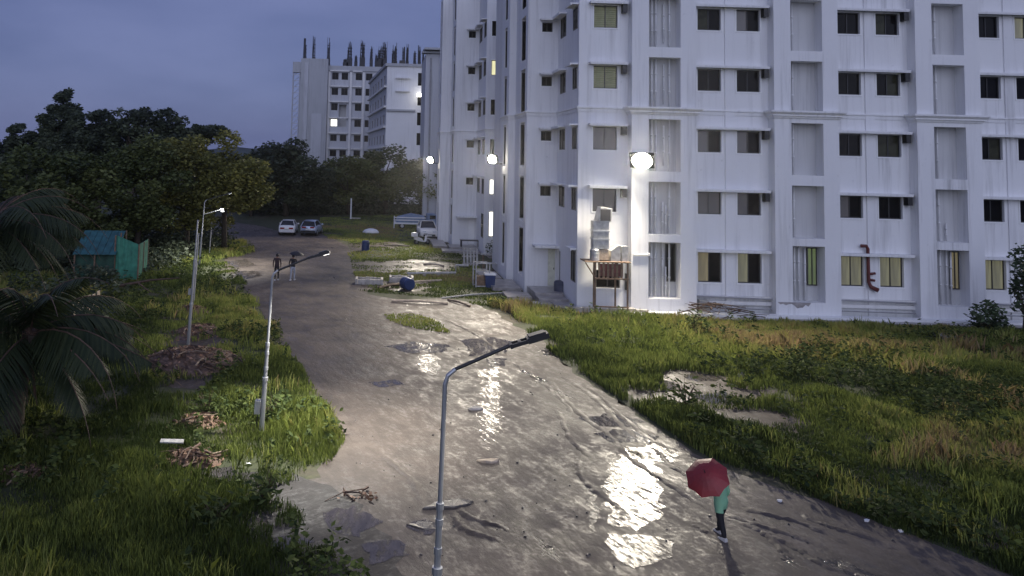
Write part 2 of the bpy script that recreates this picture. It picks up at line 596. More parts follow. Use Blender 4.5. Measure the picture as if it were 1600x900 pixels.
for k, (pts, mat) in enumerate((
        ([(955, 722), (985, 700), (1025, 718), (1036, 765), (1034, 812), (1000, 830), (955, 822), (945, 775)], 'film'),
        ([(955, 832), (1000, 838), (1050, 846), (1045, 868), (1000, 890), (950, 868)], 'film'),
        ([(915, 780), (935, 770), (940, 800), (925, 830)], 'film'),
        ([(750, 578), (776, 574), (786, 610), (784, 655), (778, 695), (758, 694), (748, 650), (752, 610)], 'film2'),
        ([(600, 541), (650, 534), (705, 540), (690, 551), (640, 553)], 'water'),
        ([(655, 556), (680, 552), (690, 575), (675, 590), (655, 580)], 'film'),
        ([(722, 532), (770, 527), (800, 534), (790, 553), (735, 556)], 'water'),
        ([(760, 562), (790, 560), (792, 572), (765, 574)], 'water'),
        ([(905, 655), (960, 645), (1010, 660), (990, 668), (930, 668)], 'water'),
        ([(925, 676), (980, 670), (1030, 684), (1010, 693), (950, 690)], 'water'),
        ([(975, 700), (1030, 695), (1075, 712), (1050, 722), (1000, 716)], 'film'),
        ([(1000, 604), (1030, 594), (1065, 600), (1050, 612), (1015, 614)], 'water'),
        ([(1060, 585), (1110, 582), (1135, 592), (1090, 598)], 'water'),
        ([(1085, 618), (1130, 612), (1150, 624), (1110, 632)], 'water'),
        ([(575, 598), (620, 594), (630, 602), (590, 606)], 'water'),
        ([(352, 409), (385, 405), (400, 415), (370, 419)], 'water'),
        ([(360, 425), (400, 423), (410, 432), (380, 438)], 'water'),
        ([(300, 745), (345, 740), (355, 752), (320, 758)], 'water'),
        ([(330, 775), (400, 768), (430, 778), (360, 788)], 'water'),
        ([(330, 812), (400, 805), (440, 822), (360, 830)], 'water'),
        ([(560, 850), (620, 842), (640, 870), (580, 880)], 'water'),
        ([(230, 622), (290, 618), (310, 630), (250, 636)], 'water'),
        ([(500, 800), (560, 792), (600, 815), (560, 840), (510, 828)], 'water'),
        ([(400, 845), (460, 838), (490, 852), (430, 862)], 'water'),
        ([(640, 820), (670, 812), (690, 828), (655, 836)], 'water'),
        ([(380, 785), (420, 778), (450, 795), (410, 803)], 'water'))):
    sheet('puddle', warp([tuple(G(*p)[:2]) for p in pts], .22, .13, 200 + k), .0165, M[mat])

hb = MB()
ring1, ring0 = [], []
for k in range(41):
    x = -1500 + 60 * k
    h = 13 + 6 * math.sin(k * .7) + 4 * math.sin(k * 1.9 + 1)
    ring0.append((x, 1500, -2))
    ring1.append((x, 1560, max(5, h)))
ring2 = [(p[0], 1900, -2) for p in ring0]
hb.loft([ring0, ring1, ring2], cap=False, closed=False)
tag(hb.build('hills', simple('far_wooded_hills', (.05, .065, .06), .9, var=.4, scale=.02), smooth=True), kind='structure')

# ------------------------------------------------------------------ building kit


class Wall:
    """a vertical wall standing from a to b (left to right as seen from outside), with real openings"""

    def __init__(s, root, a, b, z0, z1, mat, name='wall', thick=.25):
        s.root, s.a, s.b = root, Vector((a[0], a[1])), Vector((b[0], b[1]))
        s.len = (s.b - s.a).length
        s.d = (s.b - s.a) / s.len
        s.n = Vector((s.d.y, -s.d.x))
        s.z0, s.z1, s.mat, s.name, s.thick = z0, z1, mat, name, thick
        s.holes, s.deep = [], []
        s.rz = math.atan2(s.d.y, s.d.x)

    def P(s, u, z, off=0.0):
        p = s.a + s.d * u + s.n * off
        return Vector((p.x, p.y, z))

    def hole(s, u0, u1, z0, z1, depth=.22, back=None):
        s.holes.append((max(u0, 0), min(u1, s.len), z0, z1, depth, back))
        return s

    def make(s):
        us = sorted({0.0, s.len, *[round(h[k], 4) for h in s.holes for k in (0, 1)]})
        zs = sorted({s.z0, s.z1, *[round(h[k], 4) for h in s.holes for k in (2, 3)]})
        m = MB()
        for i in range(len(us) - 1):
            for j in range(len(zs) - 1):
                uc, zc = (us[i] + us[i + 1]) / 2, (zs[j] + zs[j + 1]) / 2
                if any(h[0] < uc < h[1] and h[2] < zc < h[3] for h in s.holes): continue
                m.poly([s.P(us[i], zs[j]), s.P(us[i + 1], zs[j]), s.P(us[i + 1], zs[j + 1]), s.P(us[i], zs[j + 1])])
        for (u0, u1, z0, z1, dp, back) in s.holes:
            m.poly([s.P(u0, z0), s.P(u1, z0), s.P(u1, z0, -dp), s.P(u0, z0, -dp)])
            m.poly([s.P(u0, z1, -dp), s.P(u1, z1, -dp), s.P(u1, z1), s.P(u0, z1)])
            m.poly([s.P(u0, z0, -dp), s.P(u0, z1, -dp), s.P(u0, z1), s.P(u0, z0)])
            m.poly([s.P(u1, z0), s.P(u1, z1), s.P(u1, z1, -dp), s.P(u1, z0, -dp)])
        me = bpy.data.meshes.new(s.name)
        me.from_pydata(m.v, [], m.f)
        me.materials.append(s.mat)
        link(s.name, me, s.root)
        bk = MB()
        for (u0, u1, z0, z1, dp, back) in s.holes:
            if back: bk.poly([s.P(u0, z0, -dp), s.P(u1, z0, -dp), s.P(u1, z1, -dp), s.P(u0, z1, -dp)])
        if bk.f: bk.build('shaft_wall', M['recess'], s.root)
        return s


_wc = {}


def win_meshes(W, H):
    k = (round(W, 2), round(H, 2))
    if k in _wc: return _wc[k]
    t = .055
    fr = MB()
    fr.b2((-W / 2, -.04, 0), (-W / 2 + t, .04, H)).b2((W / 2 - t, -.04, 0), (W / 2, .04, H))
    fr.b2((-W / 2 + t, -.04, 0), (W / 2 - t, .04, t)).b2((-W / 2 + t, -.04, H - t), (W / 2 - t, .04, H))
    fr.b2((-t / 2, -.045, t), (t / 2, .035, H - t))
    pn = MB()
    pn.b2((-W / 4 + t / 4 + .0, -.005, 0), (W / 4 - t / 4, .012, H - 2 * t))
    tr = MB()
    e = .075
    tr.b2((-W / 2 - e, -.21, -e), (-W / 2 - .002, -.14, H + e)).b2((W / 2 + .002, -.21, -e), (W / 2 + e, -.14, H + e))
    tr.b2((-W / 2 - .002, -.21, -e), (W / 2 + .002, -.14, -.002)).b2((-W / 2 - .002, -.208, H + .002), (W / 2 + .002, -.14, H + e))
    bl = MB()
    n = max(4, int(H / .13))
    for q in range(n):
        bl.box((0, 0, (q + .5) * (H - 2 * t) / n), (W / 2 - t * 1.4, .03, (H - 2 * t) / n * .75), rx=.5)
    _wc[k] = (fr.mesh('window', M['frame']), pn.mesh('pane', None), tr.mesh('window_trim', M['trim']), bl.mesh('louvre', M['blind']))
    return _wc[k]


_pm = {}


def window(wall, uc, z0, W, H, panes=('pane', 'pane'), depth=.18, louvre=False, trim=True, cut=True):
    if cut: wall.hole(uc - W / 2, uc + W / 2, z0, z0 + H, depth + .05)
    fr, pn, tr, bl = win_meshes(W, H)
    o = link('window', fr, wall.root, wall.P(uc, z0, -depth), wall.rz)
    for sgn, pm in zip((-1, 1), panes):
        key = (pn.name, pm)
        if key not in _pm:
            me = pn.copy()
            me.materials.clear()
            me.materials.append(M[pm])
            _pm[key] = me
        link('pane', _pm[key], o, (sgn * W / 4, 0, .055))
        if louvre:
            tag(link('louvre', bl, o, (sgn * W / 4, -.035, .055)), kind='stuff')
    if trim: link('window_trim', tr, o)
    if any(p in ('pane_lit', 'pane_white') for p in panes): o['label'] = 'lit window'
    return o


_hoodc = {}


def hood(wall, u0, u1, z, out=.5, fin=True, fin_h=.55, base=0.0):
    m = MB()
    uc = (u0 + u1) / 2
    W = u1 - u0
    m.b2((-W / 2, -out, 0), (W / 2, -.002, .085))
    m.b2((-W / 2 + .01, -out + .01, -.06), (W / 2 - .01, -out + .07, -.001))
    k = (round(W, 2), round(out, 2))
    if k not in _hoodc: _hoodc[k] = m.mesh('window_hood', M['white'])
    o = link('window_hood', _hoodc[k], wall.root, wall.P(uc, z, base), wall.rz)
    if fin:
        f = MB()
        f.b2((W / 2 - .30, -out * .86, -fin_h), (W / 2 - .04, -.002, -.063))  # plain dark box hung under the right end of the hood
        if (k, 'f') not in _hoodc: _hoodc[(k, 'f')] = f.mesh('hood_end_box', M['darkmetal'])
        link('hood_end_box', _hoodc[(k, 'f')], o)
    return o


def band(root, pts, z, prof, mat, name='cornice', closed=False):
    """a moulding run along a plan line; prof = list of (out, height)"""
    rings = []
    n = len(pts)
    for k in range(n):
        p = Vector(pts[k][:2])
        d0 = (p - Vector(pts[k - 1][:2])).normalized() if k > 0 else None
        d1 = (Vector(pts[k + 1][:2]) - p).normalized() if k < n - 1 else None
        d0 = d0 or d1
        d1 = d1 or d0
        n0, n1 = Vector((d0.y, -d0.x)), Vector((d1.y, -d1.x))
        b = (n0 + n1)
        b = b / max(.35, b.dot(n0)) if b.length > 1e-6 else n0
        rings.append([(p.x + b.x * o, p.y + b.y * o, z + h) for o, h in prof])
    return MB().loft(rings).build(name, mat, root)


CORN = [(-.05, 0), (.05, 0), (.10, .10), (.16, .14), (.16, .22), (.30, .34), (.30, .44), (-.05, .46)]
CORN_S = [(-.05, .12), (.04, .12), (.06, .30), (.12, .33), (.12, .42), (-.05, .44)]
FL, NF = 3.5, 7


def tower(root, x0, x1, Y, ru0, ru1, pipes, side=.7, rec=.75, ztop=24.6, zlow=0.0, ground_win=None, fl=FL, nf=NF, rot=None, sides=True):
    """projecting bay with a tall open shaft on every storey; rot = function turning bay plan into world plan"""
    R = rot or (lambda x, y: (x, y))
    wf = Wall(root, R(x0, Y), R(x1, Y), zlow, ztop, M['white'], 'wall')
    for k in range(nf):
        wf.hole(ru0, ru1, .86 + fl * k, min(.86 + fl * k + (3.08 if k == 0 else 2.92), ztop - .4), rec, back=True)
    wf.make()
    m = MB()
    for (xa, ya, xb, yb) in () if not sides else ((x0, Y + side, x0, Y), (x1, Y, x1, Y + side)):
        p, q = R(xa, ya), R(xb, yb)
        m.poly([(*p, zlow), (*q, zlow), (*q, ztop), (*p, ztop)])
    if sides:
        me = bpy.data.meshes.new('side_wall')
        me.from_pydata(m.v, [], m.f)
        me.materials.append(M['white'])
        link('side_wall', me, root)
    for k in range(nf):
        zb, zt = .86 + fl * k, .86 + fl * k + (3.08 if k == 0 else 2.92)
        for (u, r, top, low) in pipes(k):
            p0, p1 = wf.P(u, zb + .02 + low, -rec + .14), wf.P(u, zb + (zt - zb - .03) * top, -rec + .14)
            pm = MB().tube([p0, p1], r, 7)
            for zz in (.35, .7):
                z = p0.z + (p1.z - p0.z) * zz
                pm.tube([(p0.x, p0.y, z - .06), (p0.x, p0.y, z + .06)], r * 1.35, 7)
            pm.build('drainpipe', M['pipe'], root, smooth=True)
        if rot:
            # narrow dark panel added on the shaft's far cheek, standing in for its shade
            c0, c1 = wf.P(ru0 + .02, zb + .12, -.05), wf.P(ru0 + .05, zt - .12, -rec + .12)
            wv = MB().b2(c0, c1).build('window', M['frame'], root)  # added dark slab, so the shaft reads as a shaded slot
            MB().b2((c0.x + .06, c1.y - .012, c0.z + .06), (c1.x - .06, c1.y - .001, c1.z - .06)).build('pane', M['pane'], wv)
        if ground_win and k == 0:
            g0, g1, pane = ground_win
            fr = MB()
            c = wf.P((g0 + g1) / 2, zb + .85, -rec + .05)
            o = link('window', win_meshes(g1 - g0, 2.1)[0], root, c, wf.rz)
            for s_ in (-1, 1):
                pn = win_meshes(g1 - g0, 2.1)[1].copy()
                pn.materials.clear()
                pn.materials.append(M[pane])
                link('pane', pn, o, (s_ * (g1 - g0) / 4, 0, .055))
    return wf


# ------------------------------------------------------------------ near white apartment block
apt = empty('apartment_building', (25, 43, 0), 'long white five storey apartment block with projecting bays, nearest on the right behind the grass', 'apartment building')
apt_off = apt.location.copy()
apt.location = (0, 0, 0)
Y0, YP = 43.0, 43.7
PER = 8.0
XT = [13.92 + PER * k for k in range(5)]          # left edges of the projecting bays
rnd = random.Random(11)
TOP = 24.6
for k, x in enumerate(XT):
    if k == 0:
        def pp(fl, r=random.Random(2)):
            base = [(1.32, .055, 1, 0), (1.55, .055, 1, 0), (2.32, .05, 1, 0)]
            if fl <= 1: base += [(1.95, .05, .62 if fl == 1 else 1, 0), (2.12, .045, .55, 0)]
            else: base += [(2.0, .045, .9, .3)]
            return base
        gw = (2.15, 2.70, 'pane')
    elif k == 1:
        def pp(fl):
            base = [(1.36, .05, 1, 0)]
            if fl == 0: base += [(1.05, .045, 1, 0), (1.6, .05, 1, 0), (1.95, .05, .95, 0)]
            return base
        gw = (2.1, 2.66, 'pane_green')
    else:
        def pp(fl):
            base = [(1.55, .05, 1, 0)]
            if fl == 1: base += [(1.95, .04, .35, 0)]
            if fl == 0: base += [(1.2, .045, 1, 0), (1.9, .045, 1, 0), (2.15, .05, .96, 0)]
            return base
        gw = (2.15, 2.66, 'pane_amber')
    tower(apt, x, x + 3.62, Y0, .95, 2.74, pp, ground_win=gw)

ZS = [1.72] + [5.52 + FL * k for k in range(NF - 2)]
HS = [1.68] + [1.25] * (NF - 2)
PAN = {  # (panel, row, window) -> panes
    (0, 0, 0): ('pane_amber', 'pane'), (0, 0, 1): ('pane_olive', 'pane'),
    (1, 0, 0): ('pane_olive', 'pane_olive'), (1, 0, 1): ('pane_olive', 'pane_olive'),
    (2, 0, 0): ('pane_olive', 'pane_olive'), (2, 0, 1): ('pane_olive', 'pane_olive'),
    (0, 4, 0): ('pane_curtain', 'pane'), (1, 2, 1): ('pane_curtain', 'pane_curtain'), (1, 3, 1): ('pane', 'pane_curtain'),
    (2, 2, 0): ('pane', 'pane_curtain'), (2, 4, 1): ('pane_olive', 'pane'), (0, 1, 0): ('pane_dim', 'pane_dim'),
}
for k in range(4):
    x0, x1 = XT[k] + 3.62, XT[k + 1]
    wl = Wall(apt, (x0, YP), (x1, YP), 0, TOP, M['white'])
    for r in range(len(ZS)):
        for j, uc in enumerate((.36 + .66, 2.60 + .66)):
            window(wl, uc - (.0 if j == 0 else .0), ZS[r], 1.34, HS[r], PAN.get((k, r, j)) or rnd.choice([('pane', 'pane')] * 5 + [('pane', 'pane_curtain'), ('pane_curtain', 'pane'), ('pane_dim', 'pane')]))
    wl.make()
    for r in range(len(ZS)):
        hood(wl, .02, 4.28, ZS[r] + HS[r] + .10, .48, fin=r > 0)
    # flat strip running up between the two windows
    MB().b2((x0 + 1.90, YP - .08, 0), (x0 + 2.42, YP - .001, TOP)).build('pilaster', M['white'], apt)
    # raised skirting and ledge rails at the foot of the panel
    MB().b2((x0 + .003, YP - .22, .55), (x1 - .003, YP - .083, .75)).b2((x0 + .003, YP - .30, .95), (x1 - .003, YP - .085, 1.03)).build('ledge', M['white_b'], apt)
    MB().tube([(x0 + .05, YP - .36, 1.0), (x1 - .05, YP - .36, .94)], .04, 6).tube([(x0 + .05, YP - .32, .40), (x1 - .05, YP - .32, .36)], .035, 6).build('ledge_rail', M['pipe_grey'], apt)

# corner of the block, stepping back to the left
side_x, YW, XL = 11.1, 49.0, 9.15
cw = Wall(apt, (side_x, YP), (XT[0], YP), 0, TOP, M['white'])
BIG = [('pane_dim', 'pane_dim'), ('pane_dim', 'pane_dim'), ('pane_olive', 'pane_olive'), ('pane_olive', 'pane_olive'), ('pane', 'pane')]
for r in range(1, len(ZS)):
    window(cw, 1.52, ZS[r] - .02, 1.36, 1.3, BIG[r - 1], louvre=r in (3, 4))
window(cw, 1.75, 1.25, 1.35, 1.0, ('pane', 'pane'))
cw.make()
for r in range(1, len(ZS)): hood(cw, .55, 2.7, ZS[r] + 1.38, .45)
sw = Wall(apt, (side_x, YW), (side_x, YP), 0, TOP, M['white'])
for r in range(len(ZS)):
    z, h = (1.45, 1.75) if r == 0 else (ZS[r] - .02, 1.27)
    if r: window(sw, 1.45, z, 1.35, h, depth=.015, trim=False)
    window(sw, 4.45, z, 1.0, h, depth=.015, trim=False)
sw.hole(.25, 1.2, .45, 2.75, .3)
sw.make()
for r in range(1, len(ZS)):
    hood(sw, .3, 2.3, ZS[r] + 1.34, .5, fin=False)
    hood(sw, 3.75, 5.2, ZS[r] + 1.34, .5, fin=False)
hood(sw, 3.8, 5.1, 3.3, .35, fin=False)
dw = Wall(apt, (XL, YW), (side_x, YW), 0, TOP, M['white'])
for r in range(1, len(ZS)): window(dw, 1.25, ZS[r] + .55, .68, .62)
dw.hole(1.45, 1.92, .45, 2.75, .12)
dw.make()
for r in range(1, len(ZS)): hood(dw, .75, 1.9, ZS[r] + 1.30, .5, fin=False)
hood(dw, .45, 2.3, 2.95, .9, fin=False)
dr = MB().b2((-.22, -.03, 0), (.22, .03, 2.25)).build('door', simple('cream_door', (.62, .62, .5), .5), apt, dw.P(1.685, .47, -.07), dw.rz)
MB().b2((.12, -.07, 1.0), (.17, -.031, 1.12)).build('handle', M['darkmetal'], dr)
MB().b2((-.46, -.03, 0), (.46, .03, 2.25)).build('door', M['frame'], apt, sw.P(.725, .47, -.2), sw.rz)
# two bays on the side facade, their shafts turned to the left


def turned(ox, oy):
    # bay plan (x along the wall from far to near, y into the building) -> world: facade looks to -X
    return lambda x, y: (ox + y, oy - x)


one = lambda fl: [(.95, .05, 1, 0)]
tower(apt, 0, 4.3, 0, 1.9, 3.55, one, side=.65, rec=.7, sides=False, rot=turned(XL, 53.3))
MB().poly([(8.68, 53.3, 0), (XL + .0, 53.3, 0), (XL, 53.3, TOP), (8.68, 53.3, TOP)]).build('wall', M['white'], apt)
tower(apt, 0, 3.4, 0, 1.25, 2.35, one, side=.65, rec=.7, sides=False, rot=turned(8.68, 56.7))
Wall(apt, (XT[0] + 40, 60), (8.7, 60), 0, TOP, M['white_b']).make()
Wall(apt, (8.68, 60), (8.68, 56.7), 0, TOP, M['white_b']).make()
Wall(apt, (50, YP), (50, 60), 0, TOP, M['white_b']).make()
MB().b2((8.6, 44.2, TOP - .3), (49.9, 59.9, TOP)).build('roof', M['slab'], apt)


def line_of(front):
    return front


CL = [(8.68, 56.7), (8.68, 53.3), (XL, 53.3), (XL, YW), (side_x, YW), (side_x, YP), (XT[0], YP)]
full = list(CL)
for k in range(5):
    full += [(XT[k], Y0), (XT[k] + 3.62, Y0)]
    if k < 4: full += [(XT[k] + 3.62, YP), (XT[k + 1], YP)]
for k, x in enumerate(XT):
    band(apt, [(x - .0, YP), (x, Y0), (x + 3.62, Y0), (x + 3.62, YP)], 11.02, CORN, M['white'])
    if k < 4: band(apt, [(x + 3.62 + .31, YP), (x + PER - .31, YP)], 11.02, CORN_S, M['white'])
band(apt, CL[:-1] + [(XT[0] - .31, YP)], 11.02, CORN_S, M['white'])
# plinth strip at the foot
band(apt, [(XT[0] - .6, YP - .1), (XT[0] - .06, Y0 - .2), (50, Y0 - .2)], .02, [(-.3, 0), (.32, 0), (.32, .16), (-.3, .17)], M['trim'], 'plinth')
band(apt, [(XT[0] - .4, Y0 - .52), (50, Y0 - .52)], -.05, [(0, 0), (.5, 0), (.5, .10), (0, .11)], M['slab'], 'plinth')
MB().tube([(XT[0] + .1, Y0 - .06, 4.0 - .75), (XT[0] + .95, Y0 - .06, 3.25)], .045, 6).tube([(XT[0] + .95, Y0 - .08, 3.2), (XT[0] + .95, Y0 - .08, 3.34)], .08, 6).build('pipe_stub', M['pipe'], apt)
# broken plaster under the second shaft
rn = random.Random(4)
bk = MB()
pts = [(22.0 + t * .155, .86 - (rn.uniform(.06, .34) if 0 < t < 12 else 0)) for t in range(13)]
for i in range(12):
    bk.poly([(pts[i][0], Y0 - .004, .86), (pts[i][0], Y0 - .004, pts[i][1]), (pts[i + 1][0], Y0 - .004, pts[i + 1][1]), (pts[i + 1][0], Y0 - .004, .86)])
bk.build('broken_plaster', M['slab'], apt)
# red-brown waste pipe on the second panel
xr = XT[1] + 3.62 + 1.78
RP = MB().tube([(xr - .35, YP - .2, 4.0), (xr - .05, YP - .2, 4.0), (xr + .03, YP - .2, 3.85), (xr + .05, YP - .2, 2.0), (xr + .15, YP - .22, 1.75), (xr + .5, YP - .3, 1.58)],
               [.09, .09, .09, .09, .11, .13], 8)
RP.tube([(xr + .05, YP - .2, 2.45), (xr + .4, YP - .24, 2.5)], .07, 8).tube([(xr + .05, YP - .2, 2.15), (xr + .36, YP - .24, 2.1)], .07, 8)
RP.build('waste_pipe', M['rust'], apt, smooth=True)

# ------------------------------------------------------------------ second white block, further back
ap2 = empty('apartment_building', (0, 0, 0), 'second white apartment block, partly hidden behind the corner of the nearest one', 'apartment building')
T2 = 24.8
ZS2 = [1.75] + [5.35 + FL * k for k in range(NF - 2)]
side2, YW2, YB2, XM, XE = 8.95, 73.0, 67.5, 6.75, 5.75
c2 = Wall(ap2, (side2, YB2), (20, YB2), 0, T2, M['white'])
P2 = [('pane_white', 'pane_lit'), ('pane_white', 'pane_lit'), ('pane', 'pane'), ('pane', 'pane'), ('pane_lit', 'pane_lit'), ('pane', 'pane')]
for r in range(len(ZS2)):
    z = ZS2[r] - .15 if r == 0 else ZS2[r] - .1
    window(c2, .86, z, .80, 2.2 if r == 0 else 1.35, P2[r])
c2.make()
s2 = Wall(ap2, (side2, YW2), (side2, YB2), 0, T2, M['white'])
for r in range(len(ZS2)):
    if r: window(s2, 1.6, ZS2[r] - .1, 1.7, 1.35, depth=.015, trim=False)
    window(s2, 4.7, ZS2[r] - (.3 if r == 0 else .1), 1.4, 2.1 if r == 0 else 1.35, depth=.015, trim=False)
s2.make()
for r in range(1, len(ZS2)):
    hood(s2, .6, 2.6, ZS2[r] + 1.4, .5, fin=False)
    hood(s2, 4.0, 5.45, ZS2[r] + 1.4, .5, fin=False)
d2 = Wall(ap2, (XM, YW2), (side2, YW2), 0, T2, M['white'])
for r in range(1, len(ZS2)): window(d2, 1.55, ZS2[r] + .55, .68, .66)
d2.hole(1.5, 2.1, .3, 2.7, .1)
d2.make()
MB().b2((-.28, -.03, 0), (.28, .03, 2.35)).build('door', M['trim'], ap2, d2.P(1.8, .32, -.06), d2.rz)
for r in range(1, len(ZS2)): hood(d2, 1.0, 2.15, ZS2[r] + 1.32, .5, fin=False)
hood(d2, .3, 2.6, 2.9, .9, fin=False)
tower(ap2, 0, 4.2, 0, 1.8, 3.3, one, side=.65, rec=.7, ztop=T2, sides=False, rot=turned(XM, YW2 + 4.2))
MB().poly([(XE, YW2 + 4.2, 0), (XM, YW2 + 4.2, 0), (XM, YW2 + 4.2, T2), (XE, YW2 + 4.2, T2)]).build('wall', M['white'], ap2)
tower(ap2, 0, 3.2, 0, 1.2, 2.2, one, side=.65, rec=.7, ztop=T2, sides=False, rot=turned(XE, YW2 + 7.4))
Wall(ap2, (20, YB2), (20, YW2 + 7.4), 0, T2, M['white_b']).make()
Wall(ap2, (20, YW2 + 7.4), (XE + .65, YW2 + 7.4), 0, T2, M['white_b']).make()
MB().b2((XE + .1, YW2 + 4.4, T2 - .3), (19.9, YW2 + 7.3, T2)).b2((side2 + .1, YB2 + .1, T2 - .3), (19.9, YW2 + 4.3, T2)).build('roof', M['slab'], ap2)
band(ap2, [(XE, YW2 + 7.4), (XE, YW2 + 4.2), (XM, YW2 + 4.2), (XM, YW2), (side2, YW2), (side2, YB2), (20, YB2)], 10.6, CORN_S, M['white'])

# ------------------------------------------------------------------ grey block end beyond it
gb = empty('apartment_building', (0, 0, 0), 'narrow grey cement block end with dark drainpipes, seen just left of the second white block', 'apartment building')
Yg = 112
gx0, gx1 = U(664, 160, Yg).x, U(684, 160, Yg).x
zt = U(672, 84, Yg).z
Wall(gb, (gx0, Yg), (gx0 + 2.2, Yg), 0, zt, M['grey_con']).make()
Wall(gb, (gx0 + 2.2, Yg - .8), (gx0 + 9, Yg - .8), 0, zt + .4, M['concrete']).make()
Wall(gb, (gx0 + 2.2, Yg), (gx0 + 2.2, Yg - .8), 0, zt + .4, M['grey_con']).make()
Wall(gb, (gx0, Yg + 12), (gx0, Yg), 0, zt, M['grey_con']).make()
MB().b2((gx0, Yg + .1, zt - .3), (gx0 + 9, Yg + 12, zt - .02)).build('roof', M['slab'], gb)
MB().b2((gx0 - .3, Yg - 1.3, zt + .45), (gx0 + 9, Yg + 1, zt + .75)).b2((gx0 - .6, Yg - .5, zt + .05), (gx0 + 2.1, Yg + 1, zt + .3)).build('cornice', M['concrete'], gb)
for dx in (.75, 2.65, 3.6):
    MB().tube([(gx0 + dx, Yg - (.1 if dx < 2 else .9), 0), (gx0 + dx, Yg - (.1 if dx < 2 else .9), zt - .6)], .14, 6).build('drainpipe', M['pipe_grey'], gb)
for r in range(6):
    for dx in (4.6, 5.6):
        z = 2.4 + r * 3.55
        m = MB().b2((gx0 + dx, Yg - .88, z), (gx0 + dx + .55, Yg - .79, z + 1.3))
        f = m.build('window', M['frame'], gb)
        MB().b2((gx0 + dx + .06, Yg - .90, z + .06), (gx0 + dx + .49, Yg - .882, z + 1.24)).build('pane', M['pane'], f)

# ------------------------------------------------------------------ white far block with sunk side
mb_ = empty('apartment_building', (0, 0, 0), 'smaller white block with two blind window hoods, standing far off beside the unfinished grey one', 'apartment building')
Ym = 140
mx0, mx1 = U(604, 150, Ym).x, U(700, 150, Ym).x
mxw = U(652, 150, Ym).x
mzt, mzc = U(630, 103, Ym).z, U(630, 174, Ym).z
wf = Wall(mb_, (mx0, Ym), (mx1, Ym), 0, mzt, M['white'])
for r, (ya, yb, pn) in enumerate(((114, 134, 'pane'), (147, 165, 'pane'), (176, 196, 'pane'), (208, 227, 'pane'))):
    za, zb2 = U(657, yb, Ym).z, U(657, ya, Ym).z
    window(wf, mxw - mx0 + .7, za, 1.3, zb2 - za, (pn, pn))
wf.make()
for y in (123, 143.5):
    z = U(630, y, Ym).z
    MB().b2((U(618, 150, Ym).x, Ym - .6, z), (U(640, 150, Ym).x, Ym - .002, z + .22)).build('window_hood', M['white'], mb_)
# the long flank running away from us, with bands and windows
fx0, fy0 = mx0, Ym
far_l = U(577, 150, 176)
fl_ = Wall(mb_, (far_l.x, 176), (fx0, fy0), 0, mzt, M['grey_con'])
L_ = fl_.len
for r in range(6):
    for q in range(6):
        window(fl_, L_ * (q + .6) / 6.3, 3.4 + 3.7 * r, 2.3, 1.7, ('pane', 'pane'), trim=False)
fl_.make()
for r in range(6):
    m = MB()
    for q in range(0):
        pass
    z = 2.6 + 3.7 * r
    p, q = fl_.P(0, z, .5), fl_.P(L_, z, .5)
    p2, q2 = fl_.P(0, z, .002), fl_.P(L_, z, .002)
    rings = [[(a.x, a.y, a.z), (a.x, a.y, a.z + .35), (b.x, b.y, b.z + .35), (b.x, b.y, b.z)] for a, b in ((p, p2), (q, q2))]
    MB().loft(rings).build('floor_band', M['white_b'], mb_)
Wall(mb_, (mx1, Ym), (mx1, 176), 0, mzt, M['grey_con']).make()
Wall(mb_, (mx1, 176), (far_l.x, 176), 0, mzt, M['grey_con']).make()
MB().poly([(fx0 + .1, fy0 + .1, mzt - .1), (mx1 - .1, fy0 + .1, mzt - .1), (mx1 - .1, 175.9, mzt - .1), (far_l.x + .1, 175.9, mzt - .1)]).build('roof', M['slab'], mb_)
band(mb_, [(far_l.x, 176), (mx0, Ym), (mx1, Ym)], mzt - .1, [(-.1, 0), (.35, 0), (.35, .5), (-.1, .5)], M['concrete'], 'cornice')
band(mb_, [(mx0, Ym), (mxw - .3, Ym)], mzc, [(-.1, 0), (.35, 0), (.35, .35), (-.1, .36)], M['concrete'], 'cornice')
lw = U(658, 152, Ym)
o = MB().tube([(lw.x, Ym - 1.1, lw.z - .8), (lw.x, Ym - 1.3, lw.z)], .08, 6).tube([(lw.x, Ym - .02, lw.z - .8), (lw.x, Ym - 1.1, lw.z - .8)], .08, 6).build('wall_lamp', M['darkmetal'])
tag(o, 'bright lamp fixed beside the upper windows of the small white far block', 'wall lamp')
MB().b2((lw.x - .8, Ym - 1.7, lw.z), (lw.x + .8, Ym - .9, lw.z + .55)).build('lamp_shade', M['led'], o)
ld = bpy.data.lights.new('wall_lamp_light', 'POINT')
ld.energy, ld.color, ld.shadow_soft_size = 22, (1, .95, .8), .4
lo = bpy.data.objects.new('wall_lamp_light', ld)
COL.objects.link(lo)
lo.parent = o
lo.location = (lw.x, Ym - 2.2, lw.z - .1)

# ------------------------------------------------------------------ unfinished grey tower far left
tb = empty('apartment_building', (0, 0, 0), 'unfinished grey concrete block with bare column reinforcement sticking up from its roof', 'apartment building')
Yt = 190
X_ = lambda px, y=150: U(px, y, Yt).x
Z_ = lambda py, px=530: U(px, py, Yt).z
tz = Z_(103)
w1 = Wall(tb, (X_(470), Yt - 2), (X_(512), Yt - 2), 0, Z_(93, 490), M['concrete'])
w1.make()
Wall(tb, (X_(470), Yt + 20), (X_(470), Yt - 2), 0, Z_(93, 490), M['concrete']).make()
Wall(tb, (X_(512), Yt - 2), (X_(512), Yt), 0, Z_(93, 490), M['concrete']).make()
MB().b2((X_(476), Yt - 2.25, 5), (X_(482), Yt - 2.002, Z_(93, 490) - 1)).b2((X_(489), Yt - 2.25, 3), (X_(505), Yt - 2.002, Z_(178, 490))).build('wall_panel', M['grey_con'], tb)
w2 = Wall(tb, (X_(512), Yt), (X_(604), Yt), 0, tz, M['grey_con'])
